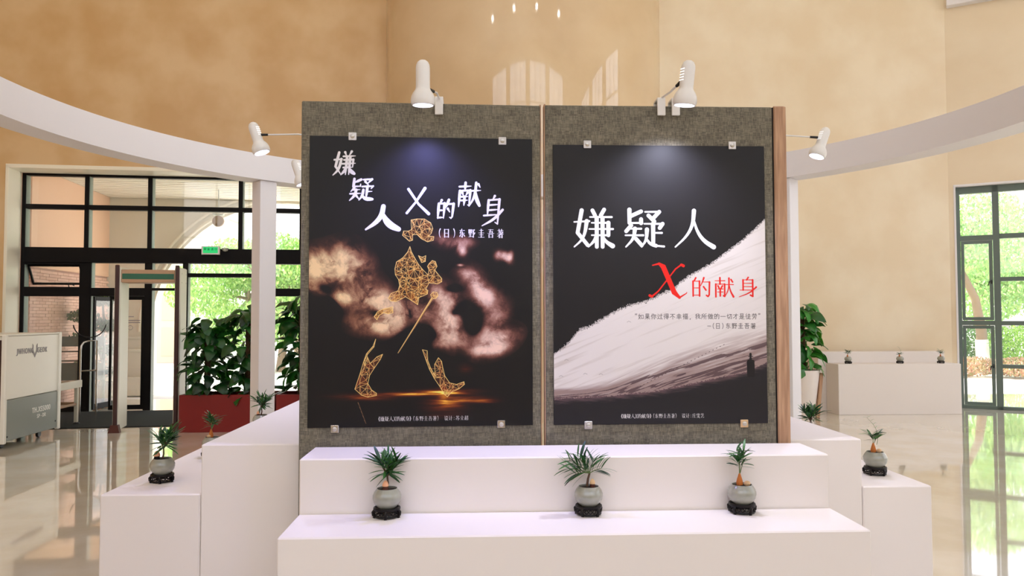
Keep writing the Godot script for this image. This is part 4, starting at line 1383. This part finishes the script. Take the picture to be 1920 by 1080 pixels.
func lamps() -> void:
	var g := "white clip-on spotlights"
	spot_lamp("white spotlight above the golden figure poster, hanging straight down", Vector3(-0.515, 2.335, 0.2), Vector3(0, -1, -0.06), [Vector3(-0.49, 2.40, 0.195), Vector3(-0.465, 2.41, 0.12), Vector3(-0.46, 2.415, 0.02)], Vector3(-0.462, 2.405, 0.006), 0, g, 1.0, 1, 1.57, Color(0.62, 0.62, 1.0))
	spot_lamp("white spotlight above the black and white poster, on a slanting arm", Vector3(0.531, 2.345, 0.2), Vector3(-0.09, -1, -0.10), [Vector3(0.522, 2.445, 0.198), Vector3(0.50, 2.43, 0.10), Vector3(0.482, 2.43, 0.0)], Vector3(0.482, 2.41, 0.006), 0, g, 1.1, 2, 3.5, Color(0.88, 0.89, 1.0))
	spot_lamp("white spotlight on a long arm left of the golden figure poster", Vector3(-1.487, 2.40, -1.0), Vector3(0.34, -1, 0.04), [Vector3(-1.50, 2.50, -1.0), Vector3(-1.29, 2.505, -1.0), Vector3(-1.06, 2.47, -1.0), Vector3(-1.045, 2.42, -1.0)], Vector3(-1.045, 2.41, -1.0), -90, g, 0.9, 1, -0.5)
	spot_lamp("white spotlight on a long arm right of the black and white poster", Vector3(1.612, 2.40, -1.0), Vector3(-0.38, -1, 0.04), [Vector3(1.62, 2.51, -1.0), Vector3(1.44, 2.52, -1.0), Vector3(1.06, 2.47, -1.0), Vector3(1.032, 2.42, -1.0)], Vector3(1.032, 2.41, -1.0), 90, g, 0.9, 1, 3.6)
	spot_lamp("white spotlight half hidden behind the left board edge", Vector3(-1.50, 2.40, -2.0), Vector3(0.34, -1, 0.0), [Vector3(-1.51, 2.50, -2.0), Vector3(-1.30, 2.505, -2.0), Vector3(-1.06, 2.47, -2.0), Vector3(-1.045, 2.42, -2.0)], Vector3(-1.045, 2.41, -2.0), -90, g, 0.9, 1, -0.5)


func pots() -> void:
	var gs := "dark carved pot stands"
	var gp := "bonsai in grey glazed pots"
	var list := [
		[Vector3(-0.632, 0.763, 0.346), "bush", 3, Vector3(0.004, 0, 0), "bushy bonsai in grey pot on the front plinth, leftmost of three", "dark carved stand under the bushy front bonsai, left of three", 0.0],
		[Vector3(0.115, 0.763, 0.346), "fan", 5, Vector3(-0.02, 0, 0), "bonsai with a left-leaning feathered crown on the front plinth, middle pot", "dark carved stand under the left-leaning front bonsai, middle of three", 36.0],
		[Vector3(0.694, 0.763, 0.346), "sprout", 8, Vector3(-0.006, 0, 0), "sparse bonsai with orange stem foot on the front plinth, rightmost pot", "dark carved stand under the sparse front bonsai, right of three", 20.0],
		[Vector3(-1.712, 0.763, -0.30), "bush", 12, Vector3(0.02, 0, 0), "bushy bonsai in grey pot on the lower left side plinth, nearest", "dark carved stand under the nearest bonsai of the left side plinth", 10.0],
		[Vector3(1.548, 0.763, -0.30), "plume", 15, Vector3(0, 0, 0), "two-stalked bonsai with a tall plume on the right side plinth", "dark carved stand under the plumed bonsai on the right plinth", 20.0],
		[Vector3(-1.700, 0.763, -0.90), "sprout", 18, Vector3(0.0, -0.02, 0), "small pale bonsai half hidden behind the left plinth edge", "dark carved stand hidden behind the left plinth edge, middle pot", 0.0],
		[Vector3(-1.705, 0.763, -1.80), "bush", 22, Vector3(0.016, 0, 0), "bushy bonsai beside the white post, rearmost on the left plinth", "dark carved stand hidden beside the white post", 0.0],
		[Vector3(1.56, 0.763, -1.02), "bush", 25, Vector3(0.0, 0.0, 0), "round green bonsai rising behind the right plinth, pot hidden", "dark carved stand hidden behind the right plinth", 0.0],
	]
	for q in list:
		pot_stand(q[5], q[0], q[6], gs)
		bonsai(q[4], q[0] + Vector3(0, 0.0335, 0), gp, q[1], q[2], q[3])
	# small ornaments set in the pots
	var top := Vector3(0, 0.0335 + 0.068, 0)
	ornament("peach-topped brown mushroom ornament in the left front pot", list[0][0] + top + Vector3(-0.004, 0, 0.014), mats.umber, mats.peach, 1.0)
	ornament("yellow and brown ornament beside the middle bonsai stem", list[1][0] + top + Vector3(0.014, 0, 0.006), mats.umber, mats.pebble, 0.9)
	ornament("dark ornament with a peach ball head in the left side pot", list[3][0] + top + Vector3(-0.022, -0.002, 0.006), mats.dark_wood, mats.peach, 1.15)
	stone("pale rounded stone in the right front pot", list[2][0] + top + Vector3(0.018, 0.002, 0.008))
	stone("small tan stone in the plumed bonsai pot on the right plinth", list[4][0] + top + Vector3(0.016, 0.002, 0.006))
	ornament("pink ornament in the rearmost left pot by the white post", list[6][0] + top + Vector3(-0.016, -0.002, 0.006), mats.umber, mats.peach, 0.9)
	stone("small reddish stone in the half hidden left pot", list[5][0] + top + Vector3(-0.014, 0.002, 0.006))


func ornament(label: String, at: Vector3, low: Material, high: Material, s: float) -> void:
	var o := thing("pot_ornament", label, "ornament", at, 0.0, "little pot ornaments")
	var m := MB.new()
	m.lathe([Vector2(0.0, -0.004) * s, Vector2(0.0105, -0.002) * s, Vector2(0.0115, 0.006) * s, Vector2(0.0095, 0.015) * s, Vector2(0.0, 0.017) * s], 18)
	put("base", m, low, o)
	m = MB.new()
	m.lathe([Vector2(0.0, 0.013) * s, Vector2(0.0115, 0.014) * s, Vector2(0.0115, 0.019) * s, Vector2(0.0088, 0.027) * s, Vector2(0.005, 0.033) * s, Vector2(0.0, 0.035) * s], 18)
	put("cap", m, high, o)


func stone(label: String, at: Vector3) -> void:
	var o := thing("pot_stone", label, "stone", at, 30.0, "stones in the bonsai pots")
	var m := MB.new()
	m.lathe([Vector2(0.0, -0.004), Vector2(0.009, -0.002), Vector2(0.0125, 0.005), Vector2(0.011, 0.011), Vector2(0.006, 0.0145), Vector2(0.0, 0.0155)], 16, Transform3D(Basis.from_scale(Vector3(1.15, 1, 0.85)), Vector3.ZERO))
	put("stone_body", m, mats.pebble, o)


# ------------------------------------------------------------------ right-hand side of the hall
func right_side() -> void:
	var o := thing("pedestal", "white pedestal against the cream wall, left of the glazed door", "pedestal", Vector3(6.08, 0, -8.34))
	put("body", boxm(Vector3(-0.955, 0, -0.2), Vector3(0.955, 0.766, 0.21), 0.005), mats.plinth_white, o)
	put("raised_back", boxm(Vector3(-1.08, 0, -0.42), Vector3(0.955, 0.935, -0.202), 0.005), mats.plinth_white, o)
	var k := 0
	for x in [5.347, 6.163, 6.811]:
		var w: String = ["leftmost", "middle", "rightmost"][k]
		pot_stand("small dark stand on the far white pedestal, %s of three" % w, Vector3(x, 0.766, -8.27), 10.0 * k, "stands on the far pedestal")
		bonsai("tiny sparse bonsai on the far white pedestal, %s of three" % w, Vector3(x, 0.766 + 0.0335, -8.27), "bonsai on the far pedestal", ["sprout", "plume", "sprout"][k], 40 + k, Vector3(0, -0.04, 0))
		k += 1
	o = thing("plant_pot", "tall tapered white and wood plant pot at the cream wall", "plant pot", Vector3(4.50, 0, -7.95))
	var m := MB.new()
	m.lathe([Vector2(0.0, 0.0), Vector2(0.15, 0.0), Vector2(0.155, 0.02), Vector2(0.235, 0.68), Vector2(0.24, 0.70), Vector2(0.225, 0.70), Vector2(0.21, 0.64), Vector2(0.0, 0.63)], 32)
	put("pot_body", m, mats.plinth_white, o)
	m = MB.new()
	m.box(Vector3(0.20, 0.33, 0.10), Vector3(0.05, 0.66, 0.05), 0.005, Basis(Vector3.BACK, -0.10))
	put("wood_slat", m, mats.board_wood, o)
	pothos("potted_pothos", "tall bright green climbing plant rising from the white pot beside the pedestal", Vector3(4.50, 0.0, -7.95), "climbing plants on coir poles", 60, 1.62, 0.36, 96, 0.64)


# ------------------------------------------------------------------ left-hand side of the hall
func scanner() -> void:
	var o := thing("baggage_scanner", "cream and grey baggage scanner cabinet at the left edge", "baggage scanner", Vector3(-5.66, 0, -5.62), 2.5)
	# local: face on x = 0 towards +x, runs from z = 0 back to z = -1.24
	put("upper_cabinet", boxm(Vector3(-1.1, 0.56, -1.20), Vector3(-0.006, 1.285, -0.04), 0.008), mats.scanner_cream, o)
	put("lower_cabinet", boxm(Vector3(-1.1, 0.09, -1.20), Vector3(-0.004, 0.556, -0.04), 0.008), mats.scanner_grey, o)
	put("corner_post", boxm(Vector3(-0.04, 0.07, -0.05), Vector3(0.012, 1.30, 0.0), 0.008), mats.scanner_cream, o)
	put("corner_post", boxm(Vector3(-0.04, 0.07, -1.25), Vector3(0.012, 1.31, -1.195), 0.008), mats.scanner_cream, o)
	put("top_cover", boxm(Vector3(-1.12, 1.287, -1.24), Vector3(0.0, 1.305, -0.01), 0.004), mats.scanner_cream, o)
	put("tunnel_curtain", boxm(Vector3(-1.0, 0.10, -0.045), Vector3(-0.045, 1.24, -0.030), 0.003), mats.gate_edge, o)
	for z in [-0.18, -0.98]:
		for x in [-0.12, -0.95]:
			var w := MB.new()
			w.lathe([Vector2(0.0, -0.015), Vector2(0.04, -0.015), Vector2(0.045, -0.008), Vector2(0.045, 0.008), Vector2(0.04, 0.015), Vector2(0.0, 0.015)], 18, Transform3D(Basis(Vector3.BACK, PI / 2), Vector3(x, 0.045, z)))
			w.box(Vector3(x, 0.082, z), Vector3(0.06, 0.02, 0.06), 0.003)
			put("caster", w, mats.black_plastic, o)
	var bs := Basis(Vector3.UP, PI / 2)
	text(o, "lettering", "JWHONG", 0.062, Transform3D(bs, Vector3(-0.004, 1.10, -0.43)), mats.ink_grey)
	text(o, "lettering", "GEOK", 0.062, Transform3D(bs, Vector3(-0.004, 1.10, -0.80)), mats.ink_grey)
	var m := MB.new()   # shield-shaped mark
	var xf := Transform3D(bs, Vector3(-0.004, 1.105, -0.635))
	m.prism(PackedVector2Array([Vector2(-0.055, 0.075), Vector2(-0.035, 0.055), Vector2(-0.035, 0.0), Vector2(0.0, -0.055), Vector2(0.035, 0.0), Vector2(0.035, 0.055), Vector2(0.055, 0.075), Vector2(0.055, -0.01), Vector2(0.0, -0.09), Vector2(-0.055, -0.01)]), 0.0, 0.003, xf)
	put("shield_mark", m, mats.ink_grey, o)
	text(o, "lettering", "TH.XS5000", 0.062, Transform3D(bs, Vector3(-0.002, 0.375, -0.81)), mats.ink_white)
	text(o, "lettering", "SP - DR", 0.045, Transform3D(bs, Vector3(-0.002, 0.295, -0.81)), mats.ink_white)
	for q in [[0.14, -0.09], [0.18, -1.15]]:
		m = MB.new()
		m.lathe([Vector2(0.011, 0), Vector2(0.009, 0.004), Vector2(0, 0.005)], 12, Transform3D(Basis(Vector3.BACK, -PI / 2), Vector3(-0.004, q[0], q[1])))
		put("panel_screw", m, mats.black_plastic, o)
	# outfeed table behind the scanner
	o = thing("roller_table", "cream legged roller table at the far end of the baggage scanner", "roller table", Vector3(-6.02, 0.012, -7.00), 2.5)
	put("side_rail", boxm(Vector3(0.08, 0.50, -0.84), Vector3(0.12, 0.60, 0.0), 0.004), mats.gate_cream, o)
	put("side_rail", boxm(Vector3(-0.52, 0.50, -0.84), Vector3(-0.48, 0.60, 0.0), 0.004), mats.gate_cream, o)
	for i in 11:
		m = MB.new()
		m.tube([Vector3(-0.48, 0.565, -0.06 - i * 0.072), Vector3(0.08, 0.565, -0.06 - i * 0.072)], 0.026, -1, 10)
		put("roller", m, mats.steel, o)
	for x in [0.10, -0.50]:
		m = MB.new()
		m.box(Vector3(x, 0.26, -0.72), Vector3(0.045, 0.48, 0.045), 0.004)
		var lg := put("leg", m, mats.gate_cream, o)
		m = MB.new()
		m.lathe([Vector2(0.0, 0.0), Vector2(0.045, 0.0), Vector2(0.045, 0.008), Vector2(0.012, 0.03), Vector2(0.0, 0.03)], 16, Transform3D(Basis(), Vector3(x, 0, -0.72)))
		put("foot", m, mats.black_plastic, lg)
	put("brace", boxm(Vector3(-0.48, 0.26, -0.735), Vector3(0.08, 0.30, -0.705), 0.003), mats.gate_tan, o)
	put("brace", boxm(Vector3(0.09, 0.26, -0.72), Vector3(0.11, 0.29, 0.0), 0.003), mats.gate_tan, o)
	# chrome stand with a hoop, by the door post
	o = thing("chrome_stand", "bent chrome tube stand with a thin hoop beside the black door post", "stand", Vector3(-6.22, 0.012, -8.55), 60.0)
	m = MB.new()
	m.tube([Vector3(-0.12, 0.0, 0), Vector3(-0.12, 0.98, 0), Vector3(-0.11, 1.06, 0), Vector3(-0.07, 1.11, 0), Vector3(0.0, 1.13, 0), Vector3(0.14, 1.13, 0), Vector3(0.14, 0.0, 0)], 0.014, -1, 8)
	put("tube_frame", m, mats.chrome, o)
	m = MB.new()
	m.tube([Vector3(-0.12, 0.68, 0), Vector3(0.14, 0.68, 0)], 0.012, -1, 8)
	put("cross_bar", m, mats.chrome, o)
	m = MB.new()
	var arc := []
	for i in 15:
		var a := lerpf(PI * 1.04, PI * 1.96, i / 14.0)
		arc.append(Vector3(0.02 + 0.26 * cos(a), 1.40 + 0.22 * sin(a), 0))
	m.tube(arc, 0.009, -1, 7)
	m.tube([Vector3(0.02, 1.18, 0), Vector3(0.02, 1.12, 0)], 0.012, -1, 7)
	put("hoop", m, mats.black_plastic, o)


func text(o: Node3D, called: String, s: String, size: float, xf: Transform3D, m: Material) -> void:
	var f := SystemFont.new()
	f.font_names = PackedStringArray(["Droid Sans"])
	f.font_weight = 700
	var t := TextMesh.new()
	t.font = f
	t.font_size = 64
	t.pixel_size = size / 46.0
	t.text = s
	t.depth = 0.003
	put(called, t, m, o, xf, "stuff")


func gate() -> void:
	var o := thing("metal_detector", "cream walk-through metal detector gate with a green header strip", "metal detector", Vector3(-5.075, 0, -6.90), 9.5)
	for x in [0.0, 0.735]:
		var m := MB.new()
		m.span(Vector3(x, 0.03, -0.42), Vector3(x + 0.075, 2.16, -0.03), 0.012)
		var p := put("side_panel", m, mats.gate_cream, o)
		m = MB.new()
		m.span(Vector3(x + 0.012, 0.0, -0.03), Vector3(x + 0.063, 2.185, 0.0), 0.008)
		put("front_edge", m, mats.gate_edge, p)
		m = MB.new()
		m.prism(PackedVector2Array([Vector2(-0.035, 0), Vector2(0.105, 0), Vector2(0.085, 0.10), Vector2(-0.005, 0.10)]), -0.05, 0.03, Transform3D(Basis(), Vector3(x, 0, 0)))
		put("foot", m, mats.umber, p)
		m = MB.new()
		for y in [2.08, 1.96]:
			for z in [-0.10, -0.36]:
				m.lathe([Vector2(0.012, 0), Vector2(0.010, 0.004), Vector2(0, 0.005)], 10, Transform3D(Basis(Vector3.BACK, -PI / 2), Vector3(x + 0.074, y, z)))
		put("panel_screws", m, mats.steel, p, Transform3D(), "stuff")
	put("header", boxm(Vector3(0.076, 1.955, -0.40), Vector3(0.734, 2.125, -0.035), 0.006), mats.gate_tan, o)
	put("display_strip", boxm(Vector3(0.09, 2.0, -0.04), Vector3(0.725, 2.072, -0.030), 0.002), mats.gate_green, o)


func planters() -> void:
	var k := 0
	for x in [-4.205, -2.96]:
		var o := thing("planter_box", ["long red planter box beside the metal detector, left one", "red planter box showing right of the white post"][k], "planter box", Vector3(x, 0, -6.87), 2.0, "red planter boxes")
		put("front_panel", boxm(Vector3(0, 0.0, -0.03), Vector3(1.22, 0.485, 0.0), 0.004), mats.planter_red, o)
		put("back_panel", boxm(Vector3(0, 0.0, -0.52), Vector3(1.22, 0.485, -0.49), 0.004), mats.planter_red, o)
		put("end_panel", boxm(Vector3(0, 0.0, -0.49), Vector3(0.03, 0.485, -0.03), 0.002), mats.planter_red, o)
		put("end_panel", boxm(Vector3(1.19, 0.0, -0.49), Vector3(1.22, 0.485, -0.03), 0.002), mats.planter_red, o)
		put("soil", boxm(Vector3(0.03, 0.3, -0.49), Vector3(1.19, 0.42, -0.03), 0), mats.soil, o)
		k += 1
	var g := "climbing plants on coir poles"
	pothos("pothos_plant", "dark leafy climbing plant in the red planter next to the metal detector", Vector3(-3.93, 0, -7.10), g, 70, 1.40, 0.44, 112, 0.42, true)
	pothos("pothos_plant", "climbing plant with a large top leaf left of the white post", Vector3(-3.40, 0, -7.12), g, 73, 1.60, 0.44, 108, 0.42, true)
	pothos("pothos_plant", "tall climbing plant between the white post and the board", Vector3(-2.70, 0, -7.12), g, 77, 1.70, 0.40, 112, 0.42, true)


# ------------------------------------------------------------------ outside
func porch() -> void:
	var t := Basis(Vector3.UP, deg_to_rad(FAC_TURN))
	var o := setting("wall_porch", FAC_AT, FAC_TURN)
	put("core", boxm(Vector3(-1.6, -0.1, -4.1), Vector3(-1.152, 4.3, -0.2), 0), mats.mortar, o)
	put("upper_facing", boxm(Vector3(-1.152, 2.32, -3.5), Vector3(-1.125, 3.95, -0.2), 0), mats.porch_tile, o)
	# brick courses on the lower part of the side wall
	var r := RandomNumberGenerator.new()
	r.seed = 31
	var ma := MB.new()
	var mb := MB.new()
	for row in 44:
		var y := row * 0.052
		var z := -3.5 + (0.11 if row % 2 else 0.0)
		while z < -0.22:
			var e := minf(z + 0.214, -0.2)
			var q := ma if r.randf() < 0.6 else mb
			q.span(Vector3(-1.152, y, z), Vector3(-1.128 + r.randf() * 0.004, y + 0.046, e), 0.0)
			z += 0.22
	put("bricks", ma, mats.porch_brick, o, Transform3D(), "stuff")
	put("bricks", mb, mats.porch_brick_b, o, Transform3D(), "stuff")
	# far wall of the porch with its wide arch
	o = setting("wall_arch", FAC_AT, FAC_TURN)
	var poly := PackedVector2Array([Vector2(-1.6, -0.1), Vector2(-0.3, -0.1), Vector2(-0.3, 1.2)])
	var rim := PackedVector2Array()
	for i in range(1, 32):
		var a := PI - PI * i / 32.0
		poly.append(Vector2(2.4 + 2.7 * cos(a), 1.2 + 2.7 * sin(a)))
	poly.append_array([Vector2(5.1, 1.2), Vector2(5.1, -0.1), Vector2(5.7, -0.1), Vector2(5.7, 4.4), Vector2(-1.6, 4.4)])
	var m := MB.new()
	m.prism(poly, -3.9, -3.5)
	put("arch_wall", m, mats.porch_stone, o)
	for k in 2:   # mouldings round the arch
		var path := []
		for i in 41:
			var a := PI - PI * i / 40.0
			path.append(Vector3(2.4 + (2.78 + k * 0.14) * cos(a), 1.2 + (2.78 + k * 0.14) * sin(a), -3.49))
		m = MB.new()
		m.tube(path, 0.035, -1, 6)
		put("moulding", m, mats.porch_white, o)
	for y in [0.80, 1.06]:
		put("moulding", boxm(Vector3(-1.12, y, -3.5), Vector3(-0.28, y + 0.05, -3.44), 0.01), mats.porch_stone, o)
	put("plinth_course", boxm(Vector3(-1.12, -0.1, -3.5), Vector3(-0.26, 0.28, -3.40), 0.01), mats.porch_white, o)
	# slatted soffit
	o = setting("ceiling_porch", FAC_AT, FAC_TURN)
	put("soffit", boxm(Vector3(-1.6, 4.02, -3.9), Vector3(7.2, 4.3, -0.2), 0), mats.slat_gap, o)
	m = MB.new()
	var z := -3.46
	while z < -0.22:
		m.span(Vector3(-1.12, 3.95, z), Vector3(7.0, 4.02, z + 0.145), 0.004)
		z += 0.2
	put("soffit_slats", m, mats.porch_white, o, Transform3D(), "stuff")
	# things under the porch
	var p := FAC_AT + t * Vector3(1.3, 0, -2.2)
	o = thing("porch_lantern", "round brown lantern hanging under the slatted porch ceiling", "lantern", Vector3(p.x, 3.34, p.z), FAC_TURN)
	m = MB.new()
	m.lathe([Vector2(0.0, -0.05), Vector2(0.085, -0.05), Vector2(0.105, -0.035), Vector2(0.11, 0.0), Vector2(0.105, 0.035), Vector2(0.085, 0.05), Vector2(0.0, 0.05)], 28, Transform3D(Basis(Vector3.RIGHT, PI / 2), Vector3.ZERO))
	put("lantern_body", m, mats.lantern_brown, o)
	m = MB.new()
	m.tube([Vector3(0, 0.10, 0), Vector3(0, 0.62, 0)], 0.012, -1, 8)
	m.box(Vector3(0, 0.13, 0), Vector3(0.2, 0.03, 0.12), 0.005)
	put("hanger", m, mats.sensor_grey, o)
	p = FAC_AT + t * Vector3(-0.62, 0, -0.95)
	o = thing("sign_rack", "black rack with lettered boards standing outside the left panes", "sign rack", Vector3(p.x, 0, p.z), FAC_TURN)
	put("sign_board", boxm(Vector3(-0.42, 1.0, -0.02), Vector3(0.36, 1.17, 0.02), 0.004), mats.sign_black, o)
	put("sign_board", boxm(Vector3(-0.42, 0.42, -0.02), Vector3(0.36, 0.72, 0.02), 0.004), mats.sign_black, o)
	m = MB.new()
	glyph_mesh(m, "合", Vector3(0.03, 1.14, 0.022), 0.10, 0.0045)
	glyph_mesh(m, "架", Vector3(0.16, 1.14, 0.022), 0.10, 0.0045)
	glyph_mesh(m, "防", Vector3(0.06, 0.66, 0.022), 0.12, 0.004)
	put("lettering", m, mats.ink_grey, o, Transform3D(), "stuff")
	for x in [-0.4, 0.34]:
		m = MB.new()
		m.box(Vector3(x, 0.58, -0.04), Vector3(0.04, 1.17, 0.03), 0.003)
		put("leg", m, mats.sign_black, o)
	for y in [0.74, 0.90]:
		put("shelf_bar", boxm(Vector3(-0.42, y, -0.06), Vector3(0.36, y + 0.025, -0.02), 0.002), mats.gate_edge, o)
	# penjing trees in clay pots
	var k := 0
	for q in [[-0.72, -1.6, "cloud-pruned tree in a brown clay pot outside the left panes"], [-0.50, -1.5, "cloud-pruned tree in a clay pot seen behind the open door leaf"]]:
		p = FAC_AT + t * Vector3(q[0], 0, q[1])
		o = thing("cloud_pruned_tree", q[2], "potted tree", Vector3(p.x, 0, p.z), 0.0, "cloud-pruned trees in clay pots")
		m = MB.new()
		m.lathe([Vector2(0.0, 0.0), Vector2(0.13, 0.0), Vector2(0.20, 0.30), Vector2(0.22, 0.30), Vector2(0.22, 0.34), Vector2(0.19, 0.34), Vector2(0.18, 0.29), Vector2(0.0, 0.28)], 24)
		put("clay_pot", m, mats.terracotta, o)
		m = MB.new()
		m.tube([Vector3(0, 0.28, 0), Vector3(0.05, 0.6, 0), Vector3(-0.05, 0.95, 0), Vector3(0.04, 1.3, 0), Vector3(0, 1.75, 0)], 0.04, 0.018, 8)
		var cl := []
		for b in [[0.0, 1.80, 0.20], [-0.24, 1.52, 0.18], [0.20, 1.36, 0.20], [-0.20, 1.12, 0.18], [0.18, 0.92, 0.17], [-0.16, 0.66, 0.14], [0.16, 0.55, 0.12]]:
			cl.append([Vector3(b[0], b[1], 0), Vector3(b[2], b[2] * 0.6, b[2])])
			m.tube([Vector3(0, b[1] - 0.12, 0), Vector3(b[0], b[1], 0)], 0.014, 0.008, 5)
		put("trunk", m, mats.stem_brown, o)
		leaf_cloud(o, "foliage", cl, 1500, 0.05, 90 + k, [rgb8(52, 84, 40), rgb8(70, 104, 48), rgb8(40, 70, 36)], mats.foliage)
		k += 1


func outdoors() -> void:
	struct("ground", boxm(Vector3(-60, -0.45, -70), Vector3(80, -0.12, -9.2), 0), mats.paving)
	struct("ground_right", boxm(Vector3(13.2, -0.45, -9.2), Vector3(80, -0.12, 8), 0), mats.paving)
	struct("ground_rear", boxm(Vector3(-60, -0.45, 8), Vector3(80, -0.12, 70), 0), mats.paving)
	var bright := [rgb8(164, 204, 122), rgb8(182, 216, 134), rgb8(142, 186, 112), rgb8(198, 222, 146)]
	var fresh := [rgb8(176, 212, 146), rgb8(192, 222, 152), rgb8(152, 196, 134), rgb8(206, 226, 158)]
	# beyond the entrance arch
	var r := RandomNumberGenerator.new()
	r.seed = 8
	var names := ["pale green leafy tree behind the porch arch, leftmost", "pale green leafy tree behind the arch, beside the exit sign", "broad green tree behind the tall planter leaves", "tall green tree seen right of the white post", "distant pale green tree behind the porch arch", "distant green tree far behind the white post"]
	var k := 0
	for q in [[-7.7, -21.5, 4.0], [-6.2, -19.5, 3.8], [-4.7, -20.5, 4.4], [-3.2, -20.0, 5.2], [-8.0, -29.0, 5.8], [-5.0, -28.0, 6.0]]:
		var h: float = q[2]
		var bl := []
		for i in 7:
			bl.append([Vector3(r.randf_range(-1.3, 1.3), h * r.randf_range(0.32, 0.92), r.randf_range(-1.1, 1.1)), Vector3(1, 0.75, 1) * r.randf_range(0.75, 1.15)])
		tree("leafy_tree", names[k], Vector3(q[0], -0.12, q[1]), "trees outside the entrance", 100 + k, [Vector3(0, 0, 0), Vector3(0.1, h * 0.3, 0), Vector3(-0.05, h * 0.55, 0)], 0.14, bl, 11000, 0.105, bright)
		k += 1
	# a pale house across the forecourt, seen through the open doorway
	var hs := thing("pale_house", "pale house front with a tall pinkish door across the forecourt", "building", Vector3(-12.6, -0.12, -24.0))
	put("wall", boxm(Vector3(-5.0, 0, -4.0), Vector3(2.55, 5.4, 0.0), 0.02), mats.porch_white, hs)
	put("cornice", boxm(Vector3(-5.1, 5.4, -4.1), Vector3(2.7, 5.65, 0.15), 0.03), mats.porch_stone, hs)
	for x in [-2.2, 0.95]:
		put("door_surround", boxm(Vector3(x - 0.12, 0, 0.0), Vector3(x + 1.12, 2.85, 0.06), 0.02), mats.porch_stone, hs)
		var dl := put("door_leaf", boxm(Vector3(x, 0, 0.05), Vector3(x + 1.0, 2.7, 0.09), 0.01), mats.porch_brick, hs)
		for y in [0.25, 1.5]:
			put("door_panel", boxm(Vector3(x + 0.16, y, 0.085), Vector3(x + 0.84, y + 1.0, 0.11), 0.02), mats.porch_tile, dl)
	# beyond the right-hand glazing
	tree("street_tree", "slanting street tree with a whitewashed trunk outside the right glazing", Vector3(13.75, -0.12, -17.5), "", 120, [Vector3(0, 0, 0), Vector3(-0.05, 1.2, 0), Vector3(-0.2, 2.1, 0), Vector3(-0.75, 3.2, 0)], 0.17,
		[[Vector3(-1.3, 3.5, 0), Vector3(1.3, 0.9, 1.2)], [Vector3(-0.2, 4.3, 0.3), Vector3(1.3, 0.8, 1.2)], [Vector3(-2.0, 2.9, 0.2), Vector3(0.8, 0.6, 0.9)], [Vector3(0.6, 3.4, -0.4), Vector3(0.9, 0.7, 1.0)]], 11000, 0.10, fresh, 0.95)
	k = 0
	for q in [[15.6, -20.5, 4.4, "bright green tree outside the second bay of the right glazing"], [17.4, -19.5, 5.0, "tall green tree outside, at the right edge of the picture"], [17.5, -27.0, 5.2, "hazy green tree far beyond the right glazing"], [22.0, -26.0, 5.6, "hazy green tree farthest right beyond the glazing"], [13.4, -27.0, 4.8, "distant pale tree behind the slanting street tree"]]:
		var h: float = q[2]
		var bl := []
		for i in 7:
			bl.append([Vector3(r.randf_range(-1.4, 1.4), h * r.randf_range(0.42, 0.9), r.randf_range(-1.2, 1.2)), Vector3(1, 0.75, 1) * r.randf_range(0.8, 1.2)])
		tree("leafy_tree", q[3], Vector3(q[0], -0.12, q[1]), "trees outside the right glazing", 130 + k, [Vector3(0, 0, 0), Vector3(0.1, h * 0.3, 0), Vector3(-0.05, h * 0.55, 0)], 0.15, bl, 11000, 0.11, fresh)
		k += 1
	var o := thing("clipped_hedge", "dark green clipped hedge outside, left of the whitewashed trunk", "hedge", Vector3(14.3, -0.12, -18.4))
	leaf_cloud(o, "foliage", [[Vector3(0, 0.75, 0), Vector3(1.1, 0.6, 0.7)], [Vector3(-1.4, 0.75, 0), Vector3(1.0, 0.6, 0.7)]], 9000, 0.06, 150, [rgb8(84, 132, 70), rgb8(104, 150, 80), rgb8(72, 116, 64)], mats.foliage)
	o = thing("clipped_hedge", "bright yellow-green hedge outside the second bay of the glazing", "hedge", Vector3(15.0, -0.12, -17.4))
	leaf_cloud(o, "foliage", [[Vector3(0, 0.8, 0), Vector3(1.3, 0.6, 0.8)], [Vector3(1.8, 0.8, 0.3), Vector3(1.3, 0.6, 0.8)]], 10000, 0.06, 151, [rgb8(150, 196, 84), rgb8(130, 180, 78), rgb8(168, 208, 96)], mats.foliage)
	k = 0
	for q in [[12.6, -16.4, "low reddish shrub in front of the dark hedge outside"], [13.9, -15.6, "low reddish shrub in front of the bright hedge outside"]]:
		o = thing("red_shrub", q[2], "shrub", Vector3(q[0], -0.12, q[1]), 0.0, "low reddish shrubs outside")
		leaf_cloud(o, "foliage", [[Vector3(0, 0.28, 0), Vector3(1.0, 0.26, 0.5)], [Vector3(1.2, 0.28, 0.3), Vector3(0.9, 0.26, 0.5)]], 5000, 0.06, 160 + k, [rgb8(206, 150, 130), rgb8(190, 160, 120), rgb8(214, 170, 150), rgb8(160, 160, 110)], mats.foliage)
		k += 1


func _ready() -> void:
	ready_environment()
	make_materials()
	mat("clip_plate", rgb8(206, 202, 198), 0.3, {"metallic": 0.55})
	mat("clip_brass", rgb8(222, 190, 148), 0.3, {"metallic": 0.5})
	mat("slit_glow", rgb8(240, 240, 240), 0.5, {"emission_enabled": true, "emission": Color(1, 1, 1), "emission_energy_multiplier": 0.8})
	mat("foliage", Color.WHITE, 0.6, {"vertex_color_use_as_albedo": true, "backlight_enabled": true, "backlight": Color(0.5, 0.6, 0.3)})
	ceiling_lamps()
	hall()
	entrance()
	right_window()
	porch()
	ring()
	plinths()
	boards()
	lamps()
	pots()
	right_side()
	scanner()
	gate()
	planters()
	outdoors()
